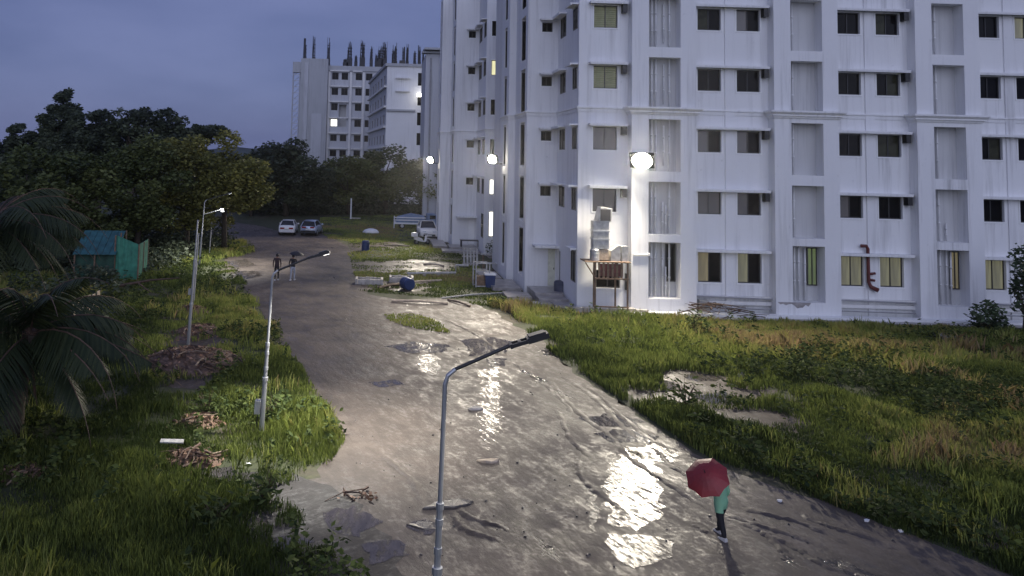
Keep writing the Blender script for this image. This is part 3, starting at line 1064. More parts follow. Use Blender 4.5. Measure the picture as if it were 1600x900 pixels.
rows = [(115, 123), (139, 147), (163, 171), (188, 196), (212, 219), (236, 243)]
for r, (ya, yb) in enumerate(rows):
    for px, wpx in ((519, 9), (534, 9), (556, 10), (572, 8), (588, 8)):
        if (r, px) in ((2, 534), (3, 534)): continue
        lit = (r == 3 and px == 519)
        uu = X_(px + 4) - X_(512)
        za = Z_(yb + 1.5)
        window(w2, uu, za, 1.6, (Z_(ya - 1.5) - za), ('pane_white', 'pane_white') if lit else ('pane', 'pane'), trim=False)
w2.hole(X_(530) - X_(512), X_(542) - X_(512), Z_(198), Z_(163), 2.0, back=True)
w2.make()
for r, (ya, yb) in enumerate(rows):
    for px in (526, 556):
        wd = 30 if px == 526 else 15
        MB().b2((X_(px - wd * .37), Yt - .7, Z_(ya - 3)), (X_(px + wd * .63), Yt - .002, Z_(ya - 3) + .3)).build('window_hood', M['white_b'], tb)
for px in (546, 566, 512.5):
    MB().b2((X_(px), Yt - .5, 0), (X_(px + 3.4), Yt - .003, tz - 1.5)).build('pilaster', M['white_b'], tb)
MB().b2((X_(512), Yt - .4, tz - 1.2), (X_(604), Yt - .004, tz)).build('parapet', M['concrete'], tb)
MB().b2((X_(470) + .2, Yt - 1.8, Z_(93, 490) - .5), (X_(512) - .2, Yt + 20, Z_(93, 490) - .05)).b2((X_(512) + .2, Yt + .2, tz - .5), (X_(604), Yt + 20, tz - .05)).build('roof', M['slab'], tb)
# columns' bare reinforcement
rn = random.Random(21)
cols = [(477, 60, 0), (490, 58, 1), (513, 60, 1), (540, 92, 2), (546, 66, 2), (556, 86, 1), (566, 60, 2), (580, 70, 1), (588, 84, 1), (594, 72, 2), (600, 66, 2), (614, 72, 1), (618, 68, 1), (630, 74, 1), (636, 70, 1), (648, 76, 1), (655, 72, 1), (661, 78, 0)]
for px, top, kind in cols:
    Yc = Yt + 1.2 if px < 606 else Ym + 6
    base = U(px, 100 if px < 606 else 105, Yc)
    ht = U(px, top, Yc).z - base.z
    m = MB()
    wdt = (.55, .8, 1.35)[kind] * (1 if px < 606 else .75)
    m.b2((base.x - wdt * .5, Yc - wdt * .5, base.z - 1.2), (base.x + wdt * .5, Yc + wdt * .5, base.z + .25 * ht))
    for q in range((7, 12, 26)[kind]):
        a = rn.uniform(-.5, .5) * wdt
        b = rn.uniform(-.5, .5) * wdt
        m.tube([(base.x + a, Yc + b, base.z), (base.x + a * rn.uniform(.3, 1.0), Yc + b, base.z + ht * rn.uniform(.55, 1.05))], .05, 4)
    for q in range(4):
        z = base.z + ht * (.3 + .14 * q)
        m.b2((base.x - wdt * .42, Yc - wdt * .42, z), (base.x + wdt * .42, Yc + wdt * .42, z + .12))
    m.build('reinforcement', M['rebar'], tb if px < 606 else mb_)
MB().b2((U(624, 105, Ym + 3).x, Ym + 3, mzt), (U(633, 105, Ym + 3).x, Ym + 5, mzt + 1.4)).build('roof_tank', M['darkmetal'], mb_)

# scaffolding mast against the unfinished tower
sc = empty('scaffold_tower', (X_(463), Yt - 1, 0), 'tall thin lattice hoist mast at the left end of the unfinished grey block', 'hoist mast')
zt_ = Z_(98, 463)
xa, xb = X_(458) - X_(463), X_(468.5) - X_(463)
for x in (xa, xb):
    for y in (-.8, .8):
        MB().tube([(x, y, 0), (x, y, zt_)], .09, 5).build('post', M['grey_con'], sc)
rungs = MB()
z = 1.0
while z < zt_ - .5:
    rungs.b2((xa, -.85, z), (xb, -.75, z + .14))
    rungs.tube([(xa, .8, z), (xb, .8, z + 1.5)], .06, 4)
    z += 1.5
tag(rungs.build('rung', M['grey_con'], sc), kind='stuff')
MB().b2((xa - .1, -.9, zt_ - 2.6), (xb + .2, .9, zt_)).build('hoist_cage', M['concrete'], sc)
MB().tube([(xb + .5, 0, 0), (xb + .9, 0, zt_ + 6)], .3, 6).build('mast_pole', M['rebar'], sc)

# ------------------------------------------------------------------ foliage kit


def leaf_mesh(name, pos, size, mat, seed, tone, aspect=.55, droop=0.0, fold=False):
    """thousands of small separate leaves in one crown mesh; pos (n,3), size (n,), tone (n,)"""
    r = np.random.default_rng(seed)
    n = len(pos)
    a = r.uniform(0, 2 * PI, n)
    t = np.stack([np.cos(a), np.sin(a), r.uniform(-.7, .5, n) - droop], 1)
    t /= np.linalg.norm(t, axis=1)[:, None]
    q = r.normal(size=(n, 3)) + np.array([0, 0, .9])
    b = np.cross(t, q)
    b /= np.linalg.norm(b, axis=1)[:, None] + 1e-9
    s = size[:, None]
    V = np.empty((n, 4, 3))
    V[:, 0] = pos - t * s * .5
    V[:, 1] = pos + b * s * aspect * .5 + t * s * .05
    V[:, 2] = pos + t * s * .55
    V[:, 3] = pos - b * s * aspect * .5 + t * s * .05
    return quads(name, V, mat, tone)


def quads(name, V, mat, tone):
    n = len(V)
    k = V.shape[1]
    me = bpy.data.meshes.new(name)
    me.vertices.add(n * k)
    me.vertices.foreach_set('co', V.reshape(-1))
    me.loops.add(n * k)
    me.loops.foreach_set('vertex_index', np.arange(n * k, dtype=np.int32))
    me.polygons.add(n)
    me.polygons.foreach_set('loop_start', np.arange(0, n * k, k, dtype=np.int32))
    at = me.attributes.new('tone', 'FLOAT', 'FACE')
    at.data.foreach_set('value', np.clip(tone, 0, 1).astype(np.float32))
    me.materials.append(mat)
    me.update(calc_edges=True)
    return me


def crown_points(rng, clumps, n):
    """clumps: list of (x,y,z,rx,ry,rz); leaves crowd towards each clump's skin"""
    c = np.array(clumps, float)
    wgt = (c[:, 3] * c[:, 4] + c[:, 4] * c[:, 5] + c[:, 3] * c[:, 5])
    idx = rng.choice(len(c), n, p=wgt / wgt.sum())
    d = rng.normal(size=(n, 3))
    d /= np.linalg.norm(d, axis=1)[:, None]
    rad = np.clip(rng.uniform(.25, 1.0, n) ** .5 + rng.normal(0, .09, n), 0, 1.25)
    return c[idx, :3] + d * rad[:, None] * c[idx, 3:6], idx


def tree(name, base, trunk_h, clumps, nleaf, size, mat, label, cat='tree', group=None, trunk_r=.25, seed=1, limb=True, fork=None):
    """base: ground point; clumps in coordinates relative to the base"""
    r = np.random.default_rng(seed)
    root = empty(name, base, label, cat, group)
    P, idx = crown_points(r, clumps, nleaf)
    ct = r.uniform(.12, .75, len(clumps))
    tone = ct[idx] + r.normal(0, .17, nleaf)
    sz = size * r.uniform(.6, 1.35, nleaf)
    link('crown', leaf_mesh('crown', P, sz, mat, seed + 5, tone), root)
    m = MB()
    lean = (random.uniform(-.3, .3), random.uniform(-.3, .3))
    top = Vector((lean[0], lean[1], trunk_h))
    m.tube([(0, 0, -.1), (lean[0] * .3, lean[1] * .3, trunk_h * .5), top], [trunk_r * 1.25, trunk_r, trunk_r * .8], 8)
    m.build('trunk', M['bark'], root, smooth=True)
    if limb:
        order = sorted(range(len(clumps)), key=lambda k: -clumps[k][3])[:9]
        lm = MB()
        for k in order:
            e = Vector(clumps[k][:3])
            mid = top.lerp(e, .5) + Vector((random.uniform(-.4, .4), random.uniform(-.4, .4), random.uniform(-.2, .5)))
            lm.tube([top - Vector((0, 0, .15)), mid, e], [trunk_r * .55, trunk_r * .33, trunk_r * .12], 6)
        lm.build('limb', M['bark'], root, smooth=True)
    return root


def blob_clumps(rng, rx, ry, z0, z1, n, cr, flat=.7, dome=True):
    """clump centres filling a rounded crown"""
    o = []
    zc, rz = (z0 + z1) / 2, (z1 - z0) / 2
    while len(o) < n:
        d = rng.uniform(-1, 1, 3)
        l = np.linalg.norm(d)
        if l > 1 or l < .35: continue
        c = cr * rng.uniform(.65, 1.25)
        o.append((d[0] * rx, d[1] * ry, zc + d[2] * rz, c, c, c * flat))
    return o


def px_tree(px, base_y, top_y, half_w, seed, label, mat='leaf_mid', low_y=None, n=5200, leaf=.30, clump=None, nclump=26, flat=.7, name='broadleaf_tree', group='trees along the left side and behind the road', depth=.8, trunk=None):
    b = G(px, base_y)
    s = b.y / F
    top = U(px, top_y, b.y).z
    low = U(px, low_y, b.y).z if low_y else top * .25
    rx = half_w * s * 1.22
    n = int(n * 1.7)
    leaf *= 1.25
    rng = np.random.default_rng(seed)
    cr = clump or rx * .34
    cl = blob_clumps(rng, max(.3, rx - cr * .6), max(.3, rx * depth - cr * .6), low + cr * .4, top - cr * .55, nclump, cr, flat)
    return tree(name, b, trunk or max(.6, low + .25 * (top - low)), cl, n, leaf, M[mat], label, 'tree', group, trunk_r=.10 + rx * .035, seed=seed)


BACK = 'trees behind the road and the houses'
LEFT = 'trees along the left side of the road'
# front row on the left, lit on the road side
px_tree(350, 392, 200, 56, 31, 'olive green tree at the right end of the left row, overhanging the road edge', 'leaf_olive', 362, 7000, .27, group=LEFT, nclump=30)
px_tree(290, 398, 198, 62, 32, 'olive green bushy tree whose forked trunks stand bare beside the lamp posts', 'leaf_olive', 372, 7500, .27, group=LEFT, nclump=30)
px_tree(212, 405, 208, 62, 33, 'bushy green tree rising directly behind the green netted shed', 'leaf_mid', 398, 7000, .27, group=LEFT, nclump=28)
px_tree(135, 410, 232, 62, 34, 'dark green tree left of the shed, behind the palm fronds', 'leaf_mid', 424, 6500, .27, group=LEFT, nclump=28)
px_tree(55, 415, 222, 66, 35, 'dark leafy tree at the far left, behind the coconut palm', 'leaf_mid', 440, 6500, .28, group=LEFT, nclump=28)
px_tree(-30, 430, 230, 60, 36, 'dark leafy tree cut by the left edge of the photograph', 'leaf_mid', 420, 4500, .28, group=LEFT)
# thin bare stems seen beneath the crowns
# tall dark tree with a ragged spire
b = G(85, 352)
s_ = b.y / F
rng = np.random.default_rng(41)
Zt = lambda py: U(85, py, b.y).z
cl = []
for (dx, py, r) in [(0, 141, 8), (-8, 153, 11), (12, 152, 12), (-18, 170, 13), (6, 170, 18), (24, 178, 13), (-26, 186, 12), (-4, 190, 20), (30, 192, 13),
                    (-20, 205, 18), (14, 210, 22), (40, 210, 15), (-40, 215, 14), (-10, 225, 24), (30, 228, 24), (-35, 235, 22), (5, 250, 28), (-60, 205, 10), (-70, 200, 9), (-62, 222, 14)]:
    cl.append((dx * s_, rng.uniform(-2, 2), Zt(py), r * s_, r * s_, r * s_ * .72))
tree('broadleaf_tree', b, Zt(250), cl, 13000, .42, M['leaf_dark'], 'tallest dark tree with a ragged pointed top against the sky', 'tree', LEFT, .5, 41)


def umbrella_tree(px, base_y, layers, seed, label, n=5200):
    b = G(px, base_y)
    s = b.y / F
    rng = np.random.default_rng(seed)
    cl = []
    for (x0, x1, py, th) in layers:
        k = max(4, int((x1 - x0) / 8))
        for j in range(k):
            x = x0 + (x1 - x0) * (j + .5) / k + rng.uniform(-4, 4)
            z = U(x, py + rng.uniform(-3, 3), b.y).z
            cl.append(((x - px) * s, rng.uniform(-3.5, 3.5), z, 13 * s * rng.uniform(.7, 1.25), 15 * s, th * 1.35 * s))
    return tree('spreading_tree', b, U(px, layers[-1][2] + 25, b.y).z, cl, int(n * 2.1), .40, M['leaf_dark'], label, 'tree', LEFT, .4, seed)


umbrella_tree(200, 362, [(180, 262, 178, 6), (160, 275, 190, 6), (140, 290, 205, 7), (130, 300, 222, 8), (140, 290, 240, 9)], 51, 'wide flat topped dark tree with layered canopy, left of centre behind the green trees')
umbrella_tree(285, 360, [(262, 330, 200, 4), (250, 346, 209, 5), (240, 320, 220, 6), (235, 310, 238, 8)], 52, 'low spreading dark tree reaching a thin branch out to the right against the sky', 4200)
umbrella_tree(150, 358, [(120, 175, 182, 5), (110, 190, 198, 6), (100, 200, 215, 8), (95, 200, 236, 10)], 53, 'spreading dark tree between the tallest tree and the flat topped one', 4000)
px_tree(20, 350, 205, 40, 42, 'small dark tree left of the tallest one, on the skyline', 'leaf_dark', 300, 3600, .4, group=LEFT)

# dark trees at the end of the road
px_tree(447, 338, 214, 66, 61, 'large dark dome shaped tree standing at the end of the road', 'leaf_dark', 322, 9500, .40, group=BACK, nclump=48, clump=1.7, depth=.6)
px_tree(545, 335, 238, 42, 62, 'dark tree right of the dome shaped tree, below the unfinished tower', 'leaf_mid', 322, 5000, .38, group=BACK)
px_tree(603, 334, 226, 48, 63, 'dark tree with uneven top in front of the small white far block', 'leaf_mid', 322, 6000, .38, group=BACK)
px_tree(658, 335, 238, 44, 64, 'dark tree touching the left edge of the second white block', 'leaf_mid', 325, 5000, .38, group=BACK)
px_tree(505, 332, 262, 36, 65, 'low dark tree between the dome shaped tree and its right neighbour', 'leaf_dark', 322, 3200, .38, group=BACK)
px_tree(392, 338, 262, 34, 66, 'low dark tree left of the dome shaped tree, beyond the road bend', 'leaf_dark', 330, 3200, .38, group=BACK)
px_tree(690, 330, 250, 34, 67, 'dark tree hidden mostly behind the second white block', 'leaf_dark', 322, 2600, .4, group=BACK)
# far mass of bushes closing the view
rng = np.random.default_rng(70)
cl = []
for x in np.linspace(-130, 20, 46):
    y = 150 + rng.uniform(-8, 8) + (8 if x > -40 else 0)
    h = rng.uniform(2.5, 5)
    cl.append((x, y, h * .45, rng.uniform(3, 5), 3, h * .6))
P, idx = crown_points(rng, cl, 15000)
P[:, 2] = np.abs(P[:, 2])
tag(link('far_thicket', leaf_mesh('far_thicket', P, rng.uniform(.4, .9, len(P)), M['leaf_dark'], 71, rng.uniform(0, .7, len(P)))), 'far off dark thicket behind the trees at the end of the road', 'thicket', kind='stuff')
cl = []
for px in np.linspace(380, 690, 30):
    b = G(px, 333 + rng.uniform(-2, 3))
    h = rng.uniform(1.2, 2.4)
    cl.append((b.x, b.y, h * .5, 2.2, 1.6, h * .6))
P, idx = crown_points(rng, cl, 9000)
P[:, 2] = np.abs(P[:, 2])
tag(link('undergrowth', leaf_mesh('undergrowth', P, rng.uniform(.25, .6, len(P)), M['leaf_dark'], 72, rng.uniform(0, .9, len(P)))), 'dark undergrowth beneath the trees at the end of the road', 'undergrowth', kind='stuff')

cl = []
for px in np.linspace(-60, 330, 40):
    b = G(px, 408 + (25 if px < 120 else 0) - max(0, px - 120) * .06 + rng.uniform(-5, 5))
    h = rng.uniform(1.2, 2.6)
    cl.append((b.x, b.y + 2, h * .45, 1.8, 1.3, h * .6))
for px, py in ((205, 412), (228, 410), (250, 408), (272, 406), (290, 404), (215, 420), (245, 416), (275, 412), (128, 448), (150, 446), (110, 455), (165, 452), (222, 432), (240, 425), (262, 418), (90, 470), (60, 500), (140, 520), (20, 540), (-20, 500), (100, 560), (-40, 600), (40, 460), (170, 470)):
    b = G(px, py)
    h = rng.uniform(.9, 1.6)
    cl.append((b.x, b.y, h * .45, 1.2, .9, h * .6))
P, idx = crown_points(rng, cl, 19000)
P[:, 2] = np.abs(P[:, 2])
tag(link('undergrowth', leaf_mesh('undergrowth', P, rng.uniform(.15, .4, len(P)), M['leaf_dark'], 73, rng.uniform(0, .9, len(P)))), 'dark leafy undergrowth beneath the left row of trees and round the palms', 'undergrowth', kind='stuff')

# right edge: a small tree and a shrub before the plinth
b = G(1600, 525)
cl = []
for (dx, py, r) in [(0, 400, 14), (-4, 420, 16), (12, 390, 12), (-10, 440, 16), (8, 455, 20), (-2, 480, 16), (20, 430, 20), (30, 470, 20), (12, 495, 13)]:
    s_ = b.y / F
    cl.append((dx * s_, rng.uniform(-.4, .4), U(1600, py, b.y).z, r * s_, r * s_, r * s_ * .9))
tree('young_tree', b, 1.2, cl, 900, .26, M['shrub'], 'young tree with large round leaves at the right edge of the photograph', 'tree', None, .06, 81)
b = G(1542, 522)
cl = []
for (dx, py, r) in [(0, 480, 14), (-16, 490, 13), (16, 488, 13), (-8, 503, 15), (12, 506, 14), (26, 500, 9), (-25, 478, 6)]:
    s_ = b.y / F
    cl.append((dx * s_, rng.uniform(-.4, .4), max(.15, U(1542, py, b.y).z), r * s_, r * s_, r * s_ * .8))
tree('shrub', b, .4, cl, 620, .24, M['shrub'], 'leafy grey green shrub at the foot of the white block, left of the young tree', 'shrub', None, .04, 82)


# coconut palms: every frond is a part
def palm(base, h, nf, length, seed, label, lean=(0, 0), dark=True):
    r = random.Random(seed)
    root = empty('coconut_palm', base, label, 'palm', 'coconut palms at the left edge')
    top = Vector((lean[0], lean[1], h))
    pts = [Vector((0, 0, -.1)), Vector((lean[0] * .2, lean[1] * .2, h * .35)), Vector((lean[0] * .6, lean[1] * .6, h * .7)), top]
    MB().tube(pts, [.32, .24, .21, .24], 9).build('trunk', M['bark'], root, smooth=True)
    sk = MB()
    for q in range(14):
        a = r.uniform(0, 2 * PI)
        p0 = Vector((math.cos(a) * .2, math.sin(a) * .2, h * r.uniform(.45, .95))) + Vector((lean[0] * .7, lean[1] * .7, 0))
        sk.tube([p0, p0 + Vector((math.cos(a) * .2, math.sin(a) * .2, -r.uniform(.4, 1.1)))], [.05, .015], 4)
    sk.build('dead_frond_skirt', M['stick'], root)
    for k in range(nf):
        az = 2 * PI * k / nf * 2.4 + r.uniform(-.25, .25)
        el = math.radians(r.uniform(18, 82) if k < nf * .7 else r.uniform(-25, 20))
        L_ = length * r.uniform(.8, 1.1)
        seg = 9
        p = top.copy()
        pts = [p.copy()]
        e = el
        for q in range(seg):
            e -= math.radians(r.uniform(8, 13)) * (1.0 if el > .4 else .55)
            p = p + Vector((math.cos(az) * math.cos(e), math.sin(az) * math.cos(e), math.sin(e))) * L_ / seg
            pts.append(p.copy())
        V, T = [], []
        side = Vector((-math.sin(az), math.cos(az), 0))
        for q in range(6, seg * 8):
            t = q / (seg * 8)
            i = min(int(t * seg), seg - 1)
            c = pts[i].lerp(pts[i + 1], t * seg - i)
            ax = (pts[i + 1] - pts[i]).normalized()
            for sg in (-1, 1):
                l = L_ * .24 * math.sin(min(1, t * 1.15 + .12) * PI) ** .6 * r.uniform(.8, 1.1)
                dr = (side * sg + ax * .55 + Vector((0, 0, -.55 - r.uniform(0, .35)))).normalized()
                wv = ax * .028
                m1 = c + dr * l * .55
                t1 = c + dr * l + Vector((0, 0, -.12 * l))
                V.append((c - wv, c + wv, m1 + wv * 1.1, m1 - wv * 1.1))
                V.append((m1 - wv * 1.1, m1 + wv * 1.1, t1 + wv * .2, t1 - wv * .2))
                tn = r.uniform(.15, .75)
                T += [tn, tn]
        f = link('frond', quads('frond', np.array([[tuple(x) for x in v] for v in V]), M['leaf_palm'], np.array(T)), root)
        MB().tube(pts, [.035 - .003 * q for q in range(len(pts))], 5).build('rib', M['stick'], f)
    return root


palm(G(18, 690), 2.9, 32, 4.6, 5, 'stout coconut palm with dark shaggy trunk at the left edge of the grass', (.25, .2))
palm(G(-50, 560), 5.2, 30, 5.0, 9, 'taller coconut palm whose fronds droop in from beyond the left edge', (.6, 0))

# ------------------------------------------------------------------ grass and weeds
rngG = np.random.default_rng(99)


def ground_poly(pts):
    return [tuple(G(*p)[:2]) for p in pts]


def value_noise(P, cell, seed):
    r = np.random.default_rng(seed)
    T = r.uniform(0, 1, (64, 64))
    q = P / cell
    i = np.floor(q).astype(int)
    f = q - i
    f = f * f * (3 - 2 * f)
    g = lambda a, b: T[a % 64, b % 64]
    x0, y0 = i[:, 0], i[:, 1]
    return (g(x0, y0) * (1 - f[:, 0]) + g(x0 + 1, y0) * f[:, 0]) * (1 - f[:, 1]) + (g(x0, y0 + 1) * (1 - f[:, 0]) + g(x0 + 1, y0 + 1) * f[:, 0]) * f[:, 1]


def scatter(poly, dens, seed, ref=16.0, power=1.25, avoid=True):
    """random points over a ground polygon, thinning out with distance"""
    r = np.random.default_rng(seed)
    q = np.array(poly)
    lo, hi = q.min(0), q.max(0)
    n = int((hi[0] - lo[0]) * (hi[1] - lo[1]) * dens)
    P = r.uniform(lo, hi, (n, 2))
    d = np.hypot(P[:, 0], P[:, 1])
    P = P[r.uniform(0, 1, n) < np.minimum(1, (ref / np.maximum(d, 1)) ** power)]
    P = P[inside(P, poly)]
    if avoid:
        jit = P + r.normal(0, .16, P.shape) + (np.stack([value_noise(P, 1.7, 31), value_noise(P, 1.7, 32)], 1) - .5) * 2.9
        k = ~(inside(jit, ROADW) & ~inside(jit, ISLAND))
        k |= inside(jit, PATCHES[-1]) & (value_noise(P, .9, 8) > .74)
        for pt in PATCHES[:-1]:
            k &= ~inside(jit, pt) | ((r.uniform(0, 1, len(P)) < .55) & (value_noise(P * np.array([.45, 1.0]), .9, 5) > .56))
        P = P[k]
    return P


def blades(name, P, h0, h1, width, mat, seed, label, tone_shift=0.0, patch=True, bend=.45, cover=.16):
    r = np.random.default_rng(seed)
    n1 = value_noise(P, 2.3, seed + 1)
    n2 = value_noise(P, .8, seed + 2)
    n3 = value_noise(P, 6.0, seed + 3)
    if patch:
        keep = r.uniform(0, 1, len(P)) < np.clip((n1 * .6 + n2 * .4 - cover) * 4 + .25, .06, 1)
        P, n1, n2, n3 = P[keep], n1[keep], n2[keep], n3[keep]
    n = len(P)
    d = np.hypot(P[:, 0], P[:, 1])
    h = (h0 + (h1 - h0) * np.clip(n1 * .8 + n2 * .55 + n3 * .5 - .5, 0, 1.1) ** 1.5) * r.uniform(.55, 1.2, n)
    wd = width * np.clip(d / 16, 1, 3.2) * r.uniform(.7, 1.3, n)
    a = r.uniform(0, 2 * PI, n)
    lean = r.uniform(.1, 1, n) * bend
    dirv = np.stack([np.cos(a), np.sin(a)], 1)
    sa = a + PI / 2 + r.normal(0, .6, n)
    sd_ = np.stack([np.cos(sa), np.sin(sa), np.zeros(n)], 1) * (wd / 2)[:, None]
    base = np.concatenate([P, np.zeros((n, 1))], 1)
    mid = base + np.concatenate([dirv * (lean * h * .35)[:, None], (h * .6)[:, None]], 1)
    tip = base + np.concatenate([dirv * (lean * h * 1.05)[:, None], (h * (1 - .25 * lean))[:, None]], 1)
    V = np.stack([base - sd_, base + sd_, mid + sd_ * .8, tip, mid - sd_ * .8], 1)
    tone = .40 + (n3 - .5) * 1.15 + (n2 - .5) * .45 + r.normal(0, .13, n) + tone_shift
    tone[inside(P, DARKP)] -= .30  # darker weedy tone, partly painting in the lack of lamplight
    o = link(name, quads(name, V, mat, tone))
    return tag(o, label, name.replace('_', ' '), kind='stuff')


RIGHT = ground_poly([(760, 476), (900, 492), (1000, 499), (1180, 503), (1640, 520), (1760, 700), (1760, 960), (1620, 915), (1450, 850), (1250, 770), (1110, 718), (1000, 645), (860, 550), (800, 505)])
LEFTP = ground_poly([(376, 372), (400, 395), (360, 412), (385, 445), (412, 482), (450, 540), (500, 620), (540, 690), (500, 745), (430, 760), (560, 905), (640, 1010), (-330, 1010), (-330, 700), (-200, 480), (0, 400), (200, 375)])
FAR = ground_poly([(500, 340), (640, 335), (690, 378), (780, 440), (800, 478), (760, 480), (690, 466), (560, 455), (545, 400), (500, 362)])
DARKP = ground_poly([(-100, 560), (230, 590), (320, 690), (420, 745), (560, 880), (660, 1010), (-330, 1010), (-330, 560)])  # lower-left weeds, blade colour also darkened for want of lamplight
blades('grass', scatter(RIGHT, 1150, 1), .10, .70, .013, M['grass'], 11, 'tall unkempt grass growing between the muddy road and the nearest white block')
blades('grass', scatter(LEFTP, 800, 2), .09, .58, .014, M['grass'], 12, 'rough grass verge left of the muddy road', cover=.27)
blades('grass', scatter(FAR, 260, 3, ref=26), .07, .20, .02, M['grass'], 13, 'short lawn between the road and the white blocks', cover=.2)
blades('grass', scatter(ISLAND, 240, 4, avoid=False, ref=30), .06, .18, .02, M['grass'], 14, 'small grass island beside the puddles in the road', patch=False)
for (poly, dens, seed, lab) in ((RIGHT, 190, 41, 'tall seeding grass standing in clumps in the right hand field'), (LEFTP, 110, 42, 'tall seeding grass in clumps on the left verge')):
    P = scatter(poly, dens, seed, ref=18)
    P = P[(value_noise(P, 1.1, seed) > .60) & (value_noise(P, 4.5, seed + 1) > .42)]
    blades('tall_grass', P, .30, .78, .015, M['grass'], seed, lab, tone_shift=.16, patch=False, bend=.6)
# taller broad-leaved weeds in loose clumps
for (poly, dens, seed, lab) in ((RIGHT, 9.0, 21, 'dark leafy weeds standing in the tall grass on the right'), (LEFTP, 5.0, 22, 'dark leafy weeds scattered over the left verge')):
    r = np.random.default_rng(seed)
    P = scatter(poly, dens, seed, ref=30)
    nn = value_noise(P, 3.2, seed)
    P = P[(nn > .56) | (r.uniform(0, 1, len(P)) < .07)]
    H_ = r.uniform(.25, .85, len(P))
    n = 16
    pts = np.repeat(np.concatenate([P, np.zeros((len(P), 1))], 1), n, 0)
    hh = np.repeat(H_, n)
    t = r.uniform(.1, 1, len(pts))
    pts[:, :2] += r.normal(0, .10, (len(pts), 2)) * (1.2 - t * .6)[:, None]
    pts[:, 2] = hh * t
    tag(link('weeds', leaf_mesh('weeds', pts, r.uniform(.09, .22, len(pts)), M['weed'], seed, r.uniform(0, .9, len(pts)))), lab, 'weeds', kind='stuff')
# a few single big weeds
for (px, py, h, lab) in ((1072, 640, 1.0, 'tall upright weed by the puddles in the right hand grass'), (1085, 520, 1.1, 'dense dark bush of weeds in front of the fallen branch'),
                         (418, 665, .9, 'leafy green weed growing beside the post with the metal box'), (325, 650, .8, 'bright green leafy weed left of the post with the metal box'), (412, 790, .75, 'dark weed clump at the edge of the puddled mud'), (338, 822, .6, 'low dark weed clump amid the puddles left of the road')):
    b = G(px, py)
    r = np.random.default_rng(px)
    root = empty('weed_clump', b, lab, 'weed', 'single tall weeds in the grass')
    n = 210
    t = r.uniform(.05, 1, n)
    p = np.stack([r.normal(0, .28, n) * (.5 + .6 * t), r.normal(0, .28, n) * (.5 + .6 * t), h * t * r.uniform(.6, 1.1, n)], 1)
    link('leaves', leaf_mesh('leaves', p, r.uniform(.12, .28, n), M['weed'], px, r.uniform(0, .8, n), aspect=.35), root)
    m = MB()
    for q in range(9):
        a = r.uniform(0, 6.28)
        m.tube([(0, 0, 0), (math.cos(a) * .12, math.sin(a) * .12, h * .5), (math.cos(a) * .3, math.sin(a) * .3, h * r.uniform(.7, 1))], [.015, .01, .005], 4)
    m.build('stem', M['stick'], root)

# ------------------------------------------------------------------ street lamps


def spot(name, parent, loc, to, watts, angle, blend=.5, col=(1, .93, .80), size=.15):
    l = bpy.data.lights.new(name, 'SPOT')
    l.energy, l.spot_size, l.spot_blend, l.color, l.shadow_soft_size = watts, math.radians(angle), blend, col, size
    o = bpy.data.objects.new(name, l)
    COL.objects.link(o)
    o.parent = parent
    o.location = loc
    o.rotation_euler = (Vector(to) - Vector(loc)).to_track_quat('-Z', 'Y').to_euler()
    return o


LAMPS = 'street lamps along the road'


def street_lamp(px, py, label, lean=0.0, watts=0, arm=1.5, second=False, box=False, led='led', h=4.76, cone=125):
    b = G(px, py)
    root = empty('street_lamp', b, label, 'street lamp', LAMPS)
    root.rotation_euler = (0, lean, 0)
    po = MB().tube([(0, 0, 0), (0, 0, h * .34), (0, 0, h * .345), (0, 0, h * .55), (0, 0, h * .555), (0, 0, h - .22), (.04, 0, h - .08), (.16, 0, h + .03)],
                   [.075, .07, .055, .052, .04, .038, .036, .034], 10).build('pole', M['galv'], root, smooth=False)
    for z, r_ in ((h * .34, .088), (h * .345 + .28, .068), (h * .55, .066), (h * .55 - .25, .066)):
        MB().tube([(0, 0, z - .05), (0, 0, z + .05)], r_, 10).build('collar', M['galv'], root)
    MB().tube([(.15, 0, h + .025), (arm - .45, 0, h + .46)], .03, 8).build('arm', M['darkmetal'], root)
    # lamp head: a dark open frame ending in a short sloping light unit
    hd = empty('lamp_head', (arm - .47, 0, h + .45))
    hd.parent = root
    hd.rotation_euler = (0, -math.radians(19), 0)
    f = MB()
    f.b2((0, -.10, -.035), (.045, .10, .035)).b2((0.045, -.10, -.03), (.30, -.065, .03)).b2((.045, .065, -.03), (.30, .10, .03))
    f.b2((.15, -.066, -.032), (.20, .066, .032)).b2((.30, -.11, -.04), (.66, .11, .045)).b2((.34, -.09, .045), (.62, .09, .075))
    f.build('housing', M['darkmetal'], hd)
    MB().b2((.46, -.06, -.052), (.64, .06, -.041)).build('led_panel', M[led], hd)
    if watts:
        spot('lamp_light', root, (arm - .02, 0, h + .36), (arm + .2, 0, 0), watts, cone, .7, (1, .96, .88), .1)
    if second:
        MB().tube([(0, 0, h - 1.05), (1.25, 0, h - .6)], .03, 6).tube([(1.2, 0, h - .62), (1.45, 0, h - .6)], [.07, .09], 8).build('second_arm', M['galv'], root)
        MB().tube([(1.36, 0, h - .74), (1.36, 0, h - .66)], [.13, .1], 10).build('second_bulb', M['led_far'], root)
    if box:
        m = MB().b2((-.24, -.1, .62), (-.075, .1, 1.0)).build('junction_box', M['duct'], root)
        MB().tube([(-.15, 0, .62), (-.15, .0, .02)], .018, 5).build('cable', M['black'], root)
    return root


